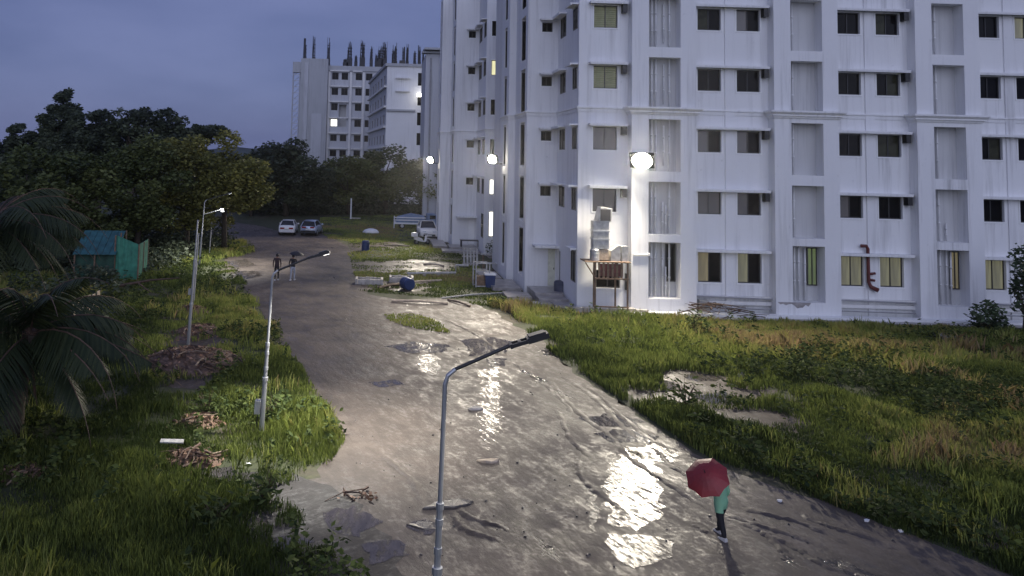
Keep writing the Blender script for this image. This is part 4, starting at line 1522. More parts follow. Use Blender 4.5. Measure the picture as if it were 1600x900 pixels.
street_lamp(676, 1056, 'nearest street lamp in the middle foreground, its arm reaching right over the wet road', -.018 + .04, 650)
street_lamp(408, 680, 'street lamp with a small metal box low on its pole, left edge of the road', .035, 4000, box=True, cone=112)
street_lamp(311, 415, 'far street lamp with two arms, in front of the olive trees', .045, 3600, arm=1.75, second=True, led='led_far')
ob = empty('lamp_post', G(294, 538), 'bare grey lamp post without an arm, rising from the heap of dead branches', 'post')
ob.rotation_euler = (0, .035, 0)
MB().tube([(0, 0, 0), (0, 0, 1.7), (0, 0, 1.72), (0, 0, 3.6), (0, 0, 3.62), (0, 0, 5.3)], [.07, .066, .05, .048, .036, .034], 10).build('pole', M['galv'], ob)
MB().tube([(0, 0, 1.65), (0, 0, 1.75)], .085, 10).build('collar', M['galv'], ob)
MB().tube([(0, 0, 3.3), (0, 0, 3.65)], .062, 10).build('collar', M['galv'], ob)
MB().b2((-.16, -.06, 2.1), (-.05, .06, 2.35)).build('junction_box', M['duct'], ob)
for px, py, h, lab in ((302, 480, 3.9, 'thin plain pole just right of the bare lamp post'), (327, 399, 3.1, 'short pale pole at the far end of the lamp row')):
    ob = empty('pole', G(px, py), lab, 'pole')
    ob.rotation_euler = (0, .03, 0)
    MB().tube([(0, 0, 0), (0, 0, h)], [.05, .035], 8).build('shaft', M['galv'], ob)
    MB().tube([(0, 0, h * .45), (0, 0, h * .6)], .06, 8).build('collar', M['galv'], ob)
ob = empty('pole', G(548, 342), 'white pole standing alone on the far lawn', 'pole')
MB().tube([(0, 0, 0), (0, 0, 2.7)], .09, 8).build('shaft', M['trim'], ob)
MB().b2((.1, -.12, .05), (1.3, .12, .18)).build('foot', M['kerb'], ob)

# ------------------------------------------------------------------ floodlights on the building corners


def floodlight(loc, aim, watts, label, size=.55, angle=125, face=None):
    p = Vector(loc)
    d = (Vector(aim) - p).normalized()
    root = empty('floodlight', p, label, 'floodlight', 'floodlights on the white blocks')
    rz = math.atan2(d.y, d.x) - PI / 2 + PI
    hd = empty('lamp_head', (0, 0, 0))
    hd.parent = root
    hd.rotation_euler = d.to_track_quat('Y', 'Z').to_euler()
    MB().box((0, -.10, 0), (size + .06, .12, size * .72 + .06)).box((0, -.19, 0), (size * .6, .06, size * .4)).build('housing', M['darkmetal'], hd)
    MB().tube([(0, -.036, 0), (0, -.024, 0)], size * .42, 20).build('lens', M['lens'], hd)
    MB().tube([(0, -.15, -.05), (0, -.15, -.35)], .035, 6).build('bracket', M['darkmetal'], hd)
    spot('flood_beam', root, d * .12, d * 5, watts, angle, .55, (1.0, .90, .74), .35)
    return root


f1 = U(1003, 252, Y0 - .75)
floodlight(f1, (9.5, 31, 0), 11500, 'brightest floodlight on the front bay of the nearest white block', 1.25, 158)
f2 = Vector((7.95, 55.9, f1.z - .1))
floodlight(f2, G(330, 560), 9000, 'floodlight at the far left corner of the nearest white block', .75, 84)
f3 = Vector((4.9, 79.4, 8.1))
floodlight(f3, G(430, 400), 12000, 'floodlight at the left corner of the second white block', .8, 90)
for f, tgt in ((f1, (f1.x, Y0 - .02)), (f2, (8.66, 55.6)), (f3, (5.73, 79.0))):
    MB().tube([(f.x, f.y, f.z - .3), (tgt[0], tgt[1], f.z - .3)], .04, 6).build('wall_arm', M['darkmetal'], [o for o in COL.objects if o.name.startswith('floodlight') and (o.location - f).length < .01][0]).matrix_parent_inverse = Matrix.Translation(-f)

# ------------------------------------------------------------------ parked vehicles


def ring(y, hw, z0, z1, crown=.04, flare=.0):
    """cross-section of a car body at station y, going round the right half then the left"""
    pr = [(hw * .86, z0), (hw * .97, z0 + .10), (hw, z0 + (z1 - z0) * .45), (hw * .97, z1 - .07), (hw * .88, z1), (hw * .4, z1 + crown)]
    return [(x, y, z) for x, z in pr] + [(-x, y, z) for x, z in reversed(pr)]


def car(px, py, rz, paint, label, kind='sedan', group='cars parked at the end of the road'):
    """local: front towards +y"""
    root = empty('parked_car', G(px, py), label, 'car', group, rz)
    if kind == 'sedan':
        L_, hw, belt, roof = 4.4, .86, .93, 1.45
        st = [(-2.2, .74, .42, .80), (-2.12, .82, .30, .95), (-1.7, .86, .24, 1.0), (-1.0, .87, .22, .98), (0, .87, .22, .96), (1.0, .87, .22, .95), (1.5, .86, .24, .88), (2.05, .80, .28, .76), (2.2, .70, .38, .64)]
        cb = [(-1.75, .70, .98), (-1.15, .62, 1.40), (-.5, .61, 1.46), (.15, .61, 1.43), (1.05, .72, .95)]
        rear, wr = -1.32, .31
    elif kind == 'hatch':
        L_, hw, belt, roof = 3.9, .84, .95, 1.5
        st = [(-1.9, .76, .40, .92), (-1.82, .82, .30, 1.0), (-1.3, .85, .24, 1.0), (0, .85, .22, .98), (.9, .85, .22, .96), (1.4, .84, .24, .90), (1.85, .78, .28, .78), (2.0, .68, .38, .66)]
        cb = [(-1.86, .70, 1.0), (-1.5, .62, 1.42), (-.7, .62, 1.52), (.1, .61, 1.48), (1.05, .72, .96)]
        rear, wr = -1.2, .31
    else:
        L_, hw, belt, roof = 4.5, .93, 1.10, 1.75
        st = [(-2.2, .84, .5, 1.05), (-2.1, .90, .34, 1.15), (-1.4, .93, .28, 1.14), (0, .93, .26, 1.12), (1.1, .93, .26, 1.12), (1.6, .92, .30, 1.08), (2.1, .88, .34, 1.0), (2.25, .80, .42, .90)]
        cb = [(-2.05, .76, 1.14), (-1.75, .70, 1.66), (-.8, .70, 1.76), (.2, .69, 1.72), (1.1, .78, 1.12)]
        rear, wr = -1.35, .36
    MB().loft([ring(y, w_, a, b_) for y, w_, a, b_ in st]).build('body', paint, root, smooth=True)
    # glasshouse with a painted roof skin
    gl = []
    for y, w_, z in cb:
        zb = belt - .05
        gl.append([(w_ + .12, y, zb), (w_ + .02, y, (zb + z) / 2 + .02), (w_ * .93, y, z), (-w_ * .93, y, z), (-w_ - .02, y, (zb + z) / 2 + .02), (-w_ - .12, y, zb)])
    MB().loft(gl).build('cabin_glass', M['glass'], root)
    rf = []
    for y, w_, z in cb[1:-1]:
        rf.append([(w_ * .97, y, z - .03), (w_ * .9, y, z + .03), (0, y, z + .06), (-w_ * .9, y, z + .03), (-w_ * .97, y, z - .03)])
    MB().loft(rf, closed=False, cap=False).build('roof', paint, root, smooth=True)
    for sg in (-1, 1):
        for (y0, w0, z0), (y1, w1, z1) in ((cb[0], cb[1]), (cb[-1], cb[-2])):
            MB().tube([(sg * (w0 + .10), y0, belt - .04), (sg * (w1 * .95), y1, z1 + .0)], .045, 5).build('pillar', paint, root)
        m = MB().box((sg * (hw + .09), cb[-1][0] - .12, belt + .07), (.17, .10, .13)).build('mirror', paint, root)
        MB().b2((sg * .44 - .22, st[0][0] - .03, st[0][3] - .13), (sg * .44 + .22, st[0][0] + .16, st[0][3] + .03)).build('tail_light', M['tail'], root)
        hx = sg * .52
        MB().b2((hx - .18, st[-1][0] - .14, st[-1][3] - .10), (hx + .18, st[-1][0] + .02, st[-1][3] + .02)).build('headlight', M['head'], root)
        for y in (rear, -rear + .08):
            wl = MB().tube([(sg * (hw - .20), y, wr), (sg * (hw + .01), y, wr)], wr, 16).build('wheel', M['tyre'], root)
            MB().tube([(sg * (hw + .012), y, wr), (sg * (hw + .03), y, wr)], wr * .62, 12).build('rim', M['rim'], wl)
    MB().b2((-.74, st[0][0] - .06, .36), (.74, st[0][0] + .08, .55)).build('rear_bumper', paint if kind == 'sedan' else M['black'], root)
    MB().b2((-.26, st[0][0] - .075, .60), (.26, st[0][0] - .02, .72)).build('number_plate', M['plate'], root)
    MB().b2((-.60, st[-1][0] - .08, .40), (.60, st[-1][0] + .05, .60)).build('grille', M['black'], root)
    MB().b2((-.26, st[-1][0] + .05, .42), (.26, st[-1][0] + .07, .53)).build('number_plate', M['plate'], root)
    return root


car(450.5, 365, .03, M['carwhite'], 'white saloon car seen from behind, left of the two parked side by side')
car(487, 366, -.12, M['carsilver'], 'silver blue hatchback seen from behind, right of the white saloon', 'hatch')
car(667, 372, PI + .05, M['carwhite'], 'white SUV facing us, parked against the corner of the second white block', 'suv')
# pale blue flat truck side-on behind the SUV
tr_ = empty('flatbed_truck', G(650, 357), 'pale blue low truck with white side rails, standing behind the white SUV', 'truck', rz=.04)
MB().b2((-2.6, -.9, .55), (1.2, .9, .72)).build('load_bed', M['trim'], tr_)
for z in (.95, 1.25):
    MB().b2((-2.6, -.93, z), (1.1, -.87, z + .12)).build('side_rail', M['trim'], tr_)
MB().loft([[(1.25, y, .5), (2.55, y, .5), (2.6, y, 1.1), (2.2, y, 1.75), (1.25, y, 1.8)] for y in (-.9, .9)]).build('cab', M['carblue'], tr_)
MB().loft([[(-2.4, y, .73), (1.0, y, .73), (.9, y, 1.5), (-.6, y, 1.75), (-2.2, y, 1.35)] for y in (-.8, .8)]).build('tarpaulin', M['carblue'], tr_)
MB().b2((1.5, -.915, 1.2), (2.2, -.90, 1.62)).build('cab_window', M['glass'], tr_)
for x in (-1.7, 1.8):
    for y in (-.85, .65):
        wl = MB().tube([(x, y, .34), (x, y + .2, .34)], .34, 14).build('wheel', M['tyre'], tr_)
        MB().tube([(x, y - .015, .34), (x, y - .002, .34)], .2, 12).build('rim', M['rim'], wl)
MB().tube([(-2.65, -.9, 0), (-2.65, -.9, 1.5)], .06, 6).build('tailgate_post', M['trim'], tr_)

# scooter in front of the SUV
so = empty('motor_scooter', G(659, 382), 'white motor scooter parked just in front of the white SUV', 'scooter', rz=.5)
for x in (-.62, .62):
    wl = MB().tube([(x, -.06, .26), (x, .06, .26)], .26, 14).build('wheel', M['tyre'], so)
    MB().tube([(x, -.075, .26), (x, .075, .26)], .13, 10).build('rim', M['rim'], wl)
MB().loft([[(x, y * w_, z0), (x, y * w_ * 1.0, z1)][0:1] + [(x, -w_, z1), (x, w_, z1), (x, w_, z0)] for x, w_, z0, z1, y in ((-.85, .10, .5, .72, -1), (-.5, .17, .36, .74, -1), (-.1, .16, .28, .62, -1), (.1, .14, .24, .36, -1), (.35, .14, .24, .34, -1))]).build('body', M['carwhite'], so)
MB().loft([[(.36, -.18, .3), (.36, .18, .3), (.50, .16, .92), (.50, -.16, .92)], [(.42, -.16, .3), (.42, .16, .3), (.56, .14, .92), (.56, -.14, .92)]]).build('leg_shield', M['carwhite'], so)
MB().loft([[(-.85, -.11, .73), (-.85, .11, .73), (-.85, .08, .82), (-.85, -.08, .82)], [(-.05, -.14, .70), (-.05, .14, .70), (-.05, .1, .80), (-.05, -.1, .80)]]).build('seat', M['black'], so)
MB().tube([(.62, 0, .28), (.46, 0, 1.0)], .035, 6).tube([(.44, -.34, 1.03), (.46, 0, 1.0), (.44, .34, 1.03)], .02, 6).build('handlebar', M['darkmetal'], so)
MB().tube([(.50, 0, .97), (.60, 0, .95)], .09, 10).build('headlight', M['head'], so)
MB().loft([[(.36, -.08, .5), (.36, .08, .5), (.9, .07, .5), (.9, -.07, .5)], [(.45, -.08, .58), (.45, .08, .58), (.82, .07, .58), (.82, -.07, .58)]]).build('front_mudguard', M['carwhite'], so)
bx = MB().b2((-1.05, -.25, .78), (-.62, .25, 1.15)).build('top_box', M['trim'], so)

# ------------------------------------------------------------------ people


def skin_body(name, J, E, mats, zones, parent, sub=1):
    """one continuous body grown round a skeleton; J = joints {name: (pos, radius)}"""
    keys = list(J)
    me = bpy.data.meshes.new(name)
    me.from_pydata([J[k][0] for k in keys], [(keys.index(a), keys.index(b)) for a, b in E], [])
    o = bpy.data.objects.new(name, me)
    COL.objects.link(o)
    o.modifiers.new('skin', 'SKIN').use_smooth_shade = True
    lay = me.skin_vertices[0] if me.skin_vertices else None
    if lay is None:
        bm = bmesh.new()
        bm.from_mesh(me)
        bm.verts.layers.skin.verify()
        bm.to_mesh(me)
        bm.free()
        lay = me.skin_vertices[0]
    for i, k in enumerate(keys):
        r_ = J[k][1]
        lay.data[i].radius = r_ if isinstance(r_, tuple) else (r_, r_)
        lay.data[i].use_root = (k == 'pelvis')
    o.modifiers.new('sub', 'SUBSURF').levels = sub
    o.modifiers['sub'].render_levels = sub
    dg = bpy.context.evaluated_depsgraph_get()
    nm = bpy.data.meshes.new_from_object(o.evaluated_get(dg))
    nm.name = name
    bpy.data.objects.remove(o)
    nm.materials.clear()
    for m in mats: nm.materials.append(m)
    for p in nm.polygons:
        p.material_index = zones(p.center)
        p.use_smooth = True
    return link(name, nm, parent)


def person(px, py, rz, label, H, pose, mats, zones, hair=True, shoes='black', bulk=1.0):
    root = empty('person', G(px, py), label, 'person', None, rz)
    k = H / 1.7
    V_ = lambda x, y, z: Vector((x * k, y * k, z * k))
    J = {'pelvis': (V_(0, 0, .92), (.15 * k, .105 * k)), 'waist': (V_(0, .01, 1.08), (.135 * k, .095 * k)), 'chest': (V_(0, pose['lean'] * .5, 1.28), (.165 * k, .11 * k)),
         'collar': (V_(0, pose['lean'] * .8, 1.42), (.11 * k, .075 * k)), 'neck': (V_(0, pose['lean'], 1.49), .052 * k), 'skull': (V_(0, pose['lean'] + .02, 1.60), (.078 * k, .09 * k)), 'crown': (V_(0, pose['lean'] + .01, 1.68), (.06 * k, .07 * k))}
    E = [('pelvis', 'waist'), ('waist', 'chest'), ('chest', 'collar'), ('collar', 'neck'), ('neck', 'skull'), ('skull', 'crown')]
    for s_, nm in ((-1, 'l'), (1, 'r')):
        st = pose['step'] * s_
        J['hip' + nm] = (V_(s_ * .09, 0, .86), .10 * k)
        J['knee' + nm] = (V_(s_ * .10, st * .55 + .03, .48), .066 * k)
        J['ankle' + nm] = (V_(s_ * .10, st - .03, .09), .045 * k)
        J['toe' + nm] = (V_(s_ * .11, st + .14, .035), .036 * k)
        E += [('pelvis', 'hip' + nm), ('hip' + nm, 'knee' + nm), ('knee' + nm, 'ankle' + nm), ('ankle' + nm, 'toe' + nm)]
        sh, el, wr = pose['arm' + nm]
        J['sho' + nm] = (V_(*sh), .062 * k)
        J['elb' + nm] = (V_(*el), .044 * k)
        J['wri' + nm] = (V_(*wr), .03 * k)
        dv = (Vector(wr) - Vector(el)).normalized()
        J['palm' + nm] = (V_(*(Vector(wr) + dv * .06)), (.036 * k, .018 * k))
        E += [('collar', 'sho' + nm), ('sho' + nm, 'elb' + nm), ('elb' + nm, 'wri' + nm), ('wri' + nm, 'palm' + nm)]
    for j in ('pelvis', 'waist', 'chest', 'collar', 'hipl', 'hipr', 'kneel', 'kneer', 'shol', 'shor', 'elbl', 'elbr', 'anklel', 'ankler'):
        q, r_ = J[j]
        J[j] = (q, tuple(x * bulk for x in r_) if isinstance(r_, tuple) else r_ * bulk)
    body = skin_body('body', J, E, mats, lambda c: zones(c / k), root)
    # five separate fingers on each hand, rooted in the palm
    for s_, nm in ((-1, 'l'), (1, 'r')):
        el, wr = Vector(pose['arm' + nm][1]), Vector(pose['arm' + nm][2])
        dv = (wr - el).normalized()
        sd_ = dv.cross(Vector((s_, 0, 0)))
        sd_ = sd_.normalized() if sd_.length > .1 else Vector((0, 1, 0))
        curl = Vector((-s_, 0, 0)) if abs(dv.x) < .6 else Vector((0, 1, 0))
        hb_ = MB()
        pm = wr + dv * .07
        for q, ln in enumerate((.062, .074, .07, .055)):
            b0 = pm + sd_ * (.027 - .018 * q)
            p1 = b0 + dv * ln * .5 + curl * .008
            p2 = b0 + dv * ln * .85 + curl * .034
            hb_.tube([b0 * k, p1 * k, p2 * k], [.0095 * k, .0085 * k, .0065 * k], 6)
        t0 = wr + dv * .02 + sd_ * .03
        hb_.tube([t0 * k, (t0 + sd_ * .025 + dv * .025) * k, (t0 + sd_ * .028 + dv * .055 + curl * .012) * k], [.011 * k, .0095 * k, .007 * k], 6)
        tag(hb_.build('fingers', M['skin'], body, smooth=True), kind='stuff')
    if hair:
        m = MB()
        c = V_(0, pose['lean'] - .005, 1.635)
        rg = []
        for q in range(6):
            t = q / 5 * PI * .52
            rr, zz = math.sin(t) * .105 * k + .002, math.cos(t) * .115 * k
            rg.append([(c.x + rr * .92 * math.cos(2 * PI * j / 12), c.y + rr * math.sin(2 * PI * j / 12) - .012 * k, c.z + zz - (.06 * k * (q / 5) if math.sin(2 * PI * j / 12) < 0 else 0)) for j in range(12)])
        m.loft(rg)
        m.build('hair', M['hair'], root, smooth=True)
    hd = V_(0, pose['lean'] + .02, 1.59)
    MB().tube([hd + V_(0, .085, .02), hd + V_(0, .115, -.012), hd + V_(0, .09, -.02)], [.012 * k, .017 * k, .01 * k], 6).build('nose', M['skin'], root)
    for s_ in (-1, 1):
        MB().box(hd + V_(s_ * .034, .091, .02), (.026 * k, .012 * k, .012 * k)).build('eye', M['black'], root)
        MB().tube([hd + V_(s_ * .082, -.005, -.02), hd + V_(s_ * .092, -.01, .02)], [.016 * k, .02 * k], 6).build('ear', M['skin'], root)
        st = pose['step'] * s_
        MB().loft([[(V_(s_ * .11 + a * .048, st - .09 + t_ * .27, z_)) for a, z_ in ((-1, .0), (1, .0), (.9, hh), (-.9, hh))] for t_, hh in ((0, .085), (.3, .10), (.65, .07), (1.0, .035))]).build('shoe', M[shoes], root)
    MB().box(hd + V_(0, .088, -.045), (.045 * k, .01 * k, .01 * k)).build('mouth', M['shirt_brown'], root)
    return root, k


def umbrella(top, handle, R_, rise, mat, label, n=8):
    """open umbrella: top = crown of the canopy, handle = lower end of the shaft"""
    top, handle = Vector(top), Vector(handle)
    ax = (top - handle).normalized()
    root = empty('umbrella', handle, label, 'umbrella')
    root.rotation_euler = ax.to_track_quat('Z', 'Y').to_euler()
    Ls = (top - handle).length
    rings = []
    for q in range(6):
        t = q / 5
        rg = []
        for j in range(n * 4):
            a = 2 * PI * j / (n * 4)
            aa = (a + PI / n) % (2 * PI / n) - PI / n
            sc_ = math.cos(PI / n) / math.cos(PI / n - abs(aa)) * (1 - .03 * (abs(aa) * n / PI) * t)
            rg.append((math.cos(a) * R_ * t * sc_ + 1e-4 * math.cos(a), math.sin(a) * R_ * t * sc_ + 1e-4 * math.sin(a), Ls - .05 - rise * t ** 1.8 + (.05 * t * abs(aa) * n / PI) * rise * 2))
        rings.append(rg)
    cm = MB().loft(rings, cap=False).build('canopy', mat, root)
    md = cm.modifiers.new('solid', 'SOLIDIFY')
    md.thickness = .006
    MB().tube([(0, 0, .02), (0, 0, Ls + .05)], .009, 6).build('shaft', M['darkmetal'], root)
    MB().tube([(0, 0, .1), (0, 0, 0), (.0, .04, -.04), (0, .08, -.02)], .015, 6).build('handle', M['black'], root)
    for j in range(n):
        a = 2 * PI * j / n
        MB().tube([(0, 0, Ls - .06), (math.cos(a) * R_ * .55, math.sin(a) * R_ * .55, Ls - .07 - rise * .36), (math.cos(a) * R_ * .985, math.sin(a) * R_ * .985, Ls - .075 - rise * .96)], .005, 4).build('rib', M['darkmetal'], root)
    return root


arms_down = dict(arml=((-.19, -.0, 1.40), (-.25, -.03, 1.12), (-.24, .05, .87)), armr=((.19, 0, 1.40), (.25, -.03, 1.12), (.24, .05, .87)))


def z_dark(c):
    if c.z > 1.44: return 0
    if abs(c.x) > .19 and c.z < .90: return 0
    if c.z > .93 or abs(c.x) > .185: return 1
    return 2


person(432, 438, .1, 'person in dark clothes without umbrella, walking away on the wet road', 1.70,
       dict(lean=.02, step=.10, **arms_down), [M['skin'], M['shirt_brown'], M['trouser_dark']], z_dark, shoes='shoe_pale')
pB, kB = person(457, 438, -.1, 'person in black top and pale grey trousers, under a black umbrella', 1.66,
                dict(lean=.02, step=.13, arml=((-.19, 0, 1.40), (-.25, -.03, 1.12), (-.23, .06, .88)), armr=((.19, 0, 1.40), (.23, .10, 1.16), (.12, .25, 1.32))),
                [M['skin'], M['shirt_dark'], M['trouser_grey']], z_dark, shoes='shoe_pale')
g = pB.location
umbrella(g + Vector((.22, .16, 1.92)), g + Vector((.14, .22, 1.20)), .50, .2, M['umb_black'], 'open black umbrella held over the person in grey trousers')


def z_green(c):
    if c.z > 1.46: return 0
    if abs(c.x) > .26: return 0
    if c.z > .70: return 1
    return 2


pC, kC = person(1127, 839, .35, 'person in pale green top and dark trousers hurrying under the dark red umbrella', 1.42,
                dict(lean=.10, step=.20, arml=((-.19, .06, 1.38), (-.34, .10, 1.20), (-.30, -.10, 1.27)), armr=((.19, .06, 1.38), (.25, .0, 1.12), (.22, .14, .92))),
                [M['skin'], M['shirt_green'], M['trouser_dark']], z_green, shoes='shoe_pale', bulk=1.35)
g = pC.location
umbrella(g + Vector((-.56, -.46, 1.58)), g + Vector((-.24, -.10, 1.08)), .47, .20, M['umb_red'], 'open dark red umbrella tilted back, hiding the head of the person in green', 8)

# ------------------------------------------------------------------ shed, fence and things on the left
b = G(196, 441)
sh = empty('garden_shed', b, 'small shed with a teal sheet roof and green shade net wall, half hidden by leaves', 'shed', rz=.12)
W_, D_, Hh = 1.35, 3.2, 2.35
for x in (-W_ / 2 - .05, W_ / 2 + .05):
    for y in (0, D_ / 2, D_):
        MB().tube([(x, y, 0), (x, y, Hh + (.55 if x < 0 else 0))], .05, 6).build('post', M['wood'], sh)
net = MB()
r = random.Random(8)
nx, nz = 12, 10
P_ = [[(-W_ / 2 + W_ * i / nx, .03 + .05 * math.sin(i * 1.7 + j * .2) + r.uniform(-.02, .02), .15 + (Hh + .55 - .55 * i / nx - .15) * j / nz) for i in range(nx + 1)] for j in range(nz + 1)]
for j in range(nz):
    for i in range(nx): net.poly([P_[j][i], P_[j][i + 1], P_[j + 1][i + 1], P_[j + 1][i]])
net.build('net_wall', M['net'], sh, smooth=True)
MB().loft([[(W_ / 2 + .02, y, .15), (W_ / 2 + .05, y, .15), (W_ / 2 + .05, y, Hh), (W_ / 2 + .02, y, Hh)] for y in (0, D_)]).build('net_wall', M['net'], sh)
for k in range(6):
    x0, x1 = -W_ / 2 - 2.5 + 2.6 * k / 6, -W_ / 2 - 2.5 + 2.6 * (k + .96) / 6
    rg = [[(x0, y, z), (x1, y, z + .02), (x1, y, z + .05), (x0, y, z + .03)] for y, z in ((-.35, 1.72), (.9, 2.28), (2.3, 2.92))]
    MB().loft(rg).build('roof_sheet', M['teal'], sh)
MB().loft([[(x, -.12 + .03 * math.sin(x * 9), .1), (x, -.08 + .03 * math.sin(x * 9), .1), (x, -.06, 1.72), (x, -.10, 1.72)] for x in [-W_ / 2 - 2.45 + .2 * q for q in range(13)]]).build('net_wall', M['net_dark'], sh)
for x in (-W_ / 2 - 2.4, -W_ / 2 - 1.2):
    for y, z in ((-.25, 1.75), (2.2, 2.85)):
        MB().tube([(x, y, 0), (x, y, z)], .05, 6).build('post', M['wood'], sh)
for (xa, ya, xb_, yb, n, lab) in ((126, 432, 166, 402, 9, 'pale picket fence running up to the shed, under its roof edge'), (114, 505, 152, 490, 6, 'short pale board fence nearer the coconut palm')):
    A, B = G(xa, ya), G(xb_, yb)
    fe = empty('picket_fence', A, lab, 'fence')
    d = B - A
    for k in range(n):
        c = d * (k / max(1, n - 1))
        MB().box((c.x, c.y, .55), (.20 if n > 6 else .28, .04, 1.1 + random.uniform(-.1, .08)), math.atan2(d.y, d.x)).build('picket', M['plank'], fe)
    for z in (.35, .85):
        MB().tube([(0, .04, z), (d.x, d.y + .04, z)], .03, 5).build('rail', M['wood'], fe)


def heap(name, px, py, rx, ry, h, n, seed, label, group='heaps of dead branches on the verge', pale=.2, lmax=1.3, mound=True, cat='heap'):
    b = G(px, py)
    r = random.Random(seed)
    root = empty(name, b, label, cat, group)
    if mound:
        rg = []
        for q in range(7):
            t = q / 6
            rg.append([(math.cos(2 * PI * j / 22) * rx * t * (1 + r.uniform(-.14, .14)), math.sin(2 * PI * j / 22) * ry * t * (1 + r.uniform(-.14, .14)), h * (1 - t * t) * (1 + r.uniform(-.25, .25)) - .01) for j in range(22)])
        MB().loft(rg, cap=False).build('litter', M['mound'], root, smooth=True)
    for k in range(n):
        a, q = r.uniform(0, 2 * PI), r.uniform(0, 1) ** .6
        x, y = math.cos(a) * rx * q, math.sin(a) * ry * q
        z = h * (1 - q * q) + .04
        L_ = r.uniform(.35, 1) * lmax
        az, el = r.uniform(0, 2 * PI), r.uniform(-.25, .35)
        d = Vector((math.cos(az) * math.cos(el), math.sin(az) * math.cos(el), math.sin(el) * .6)) * L_ / 2
        c = Vector((x, y, max(z, .05)))
        kx = Vector((r.uniform(-.08, .08), r.uniform(-.08, .08), r.uniform(0, .08)))
        p0, p1 = c - d, c + d
        p0.z, p1.z = max(p0.z, .02), max(p1.z, .02)
        rad = r.uniform(.012, .045)
        MB().tube([p0, c + kx, p1], [rad, rad * .85, rad * .5], 5).build('branch', M['stick_pale'] if r.random() < pale else M['stick'], root)
    # loose dead leaves
    rr = np.random.default_rng(seed)
    n_ = int(260 * rx) if mound else 24
    p = np.stack([rr.normal(0, rx * .48, n_), rr.normal(0, ry * .48, n_), np.zeros(n_)], 1)
    q = np.clip(1 - (p[:, 0] / rx) ** 2 - (p[:, 1] / ry) ** 2, 0, 1)
    p[:, 2] = h * q + .03 + rr.uniform(0, .06, n_)
    lv = link('dead_leaves', leaf_mesh('dead_leaves', p, rr.uniform(.06, .22, n_), M['litter'], seed, rr.uniform(0, 1, n_)), root)
    tag(lv, kind='stuff')
    return root


M['litter'] = attr_leaf('dry_brown_leaves', (.06, .038, .028), (.40, .25, .17))
heap('branch_heap', 300, 568, 2.1, 1.8, .5, 70, 1, 'largest heap of dead branches and brown leaves, round the foot of the bare lamp post', lmax=1.2, pale=.3)
heap('branch_heap', 308, 520, 1.0, 1.6, .2, 16, 2, 'low strewn heap of reddish brown litter just behind the largest heap')
heap('branch_heap', 310, 662, .7, .55, .2, 16, 3, 'small heap of broken sticks between the largest heap and the puddles', pale=.45, lmax=.9)
heap('branch_heap', 296, 722, .85, .5, .22, 22, 4, 'heap of dark branches with a pale board, at the edge of the puddles', lmax=1.3)
heap('branch_heap', 42, 742, .75, .5, .14, 14, 6, 'thin heap of dry reddish twigs in the dark grass at lower left', lmax=.8)
heap('branch_heap', 300, 488, .9, .7, .3, 14, 7, 'dark heap of litter farther up the verge, beside the thin pole', lmax=.8)
heap('branch_heap', 565, 778, .5, .2, .03, 4, 8, 'dark fallen branch lying in the mud at the left edge of the road', mound=False, lmax=1.2, group=None, cat='fallen branch', pale=.1)
heap('branch_heap', 1120, 498, 1.9, .35, .75, 30, 9, 'dead dark branches piled at the foot of the nearest white block', mound=False, lmax=2.4, group=None, cat='fallen branches', pale=.05)
o = MB().box((0, 0, .32), (.62, .2, .03), .15, .1, .05).build('board', M['offwhite'], None, G(268, 708))
tag(o, 'pale board lying beside the heap of dark branches by the puddles', 'board')
# long dark bough near the shed
bo = empty('bough', G(262, 470), 'long dark bough sticking out level over the grass near the shed', 'branch')
MB().tube([(-2.6, -.3, .8), (-1, 0, 1.1), (.6, .1, 1.25)], [.09, .06, .025], 6).tube([(-1.6, -.2, .95), (-.8, -.5, .5)], [.05, .02], 5).build('stem', M['stick'], bo)

# pieces of broken slab and wheel-worn planks in the mud
RUBB = 'broken slabs lying in the mud'
for (px, py, sx, sy, sz, rz, lab, mat) in (
        (700, 790, 1.2, .4, .09, .3, 'long tilted grey slab in the mud beside the nearest lamp post', 'muddy'),
        (662, 822, .7, .4, .06, -.2, 'flat grey slab in the puddles left of the nearest lamp post', 'muddy'),
        (742, 640, .5, .22, .06, .1, 'small pale slab in the middle of the road', 'kerb'),
        (765, 722, .62, .25, .05, 0, 'pale flat board lying on the road right of the nearest lamp post', 'plank'),
        (1160, 588, .5, .3, .1, .4, 'pale lump of rubble at the far side of the grass puddle', 'kerb'),
        (830, 480, 1.0, .6, .05, .2, 'crumpled pale sheet on the ground before the entrance steps', 'cloth')):
    b = G(px, py)
    r = random.Random(px)
    n = 9
    rg = []
    for z, k in ((0, 1.0), (sz * .7, .98), (sz, .9)):
        rg.append([(math.cos(2 * PI * j / n) * sx / 2 * k * (1 + .22 * math.sin(j * 2.3 + px)), math.sin(2 * PI * j / n) * sy / 2 * k * (1 + .18 * math.cos(j * 3.1 + px)), z + (.02 * math.sin(j * 1.3) if z else 0)) for j in range(n)])
    o = MB().loft(rg).build('slab_piece', M[mat], None, b + Vector((0, 0, -.03 if mat == 'muddy' else .008)), rz)
    tag(o, lab, 'slab', RUBB if mat in ('muddy',) else None)
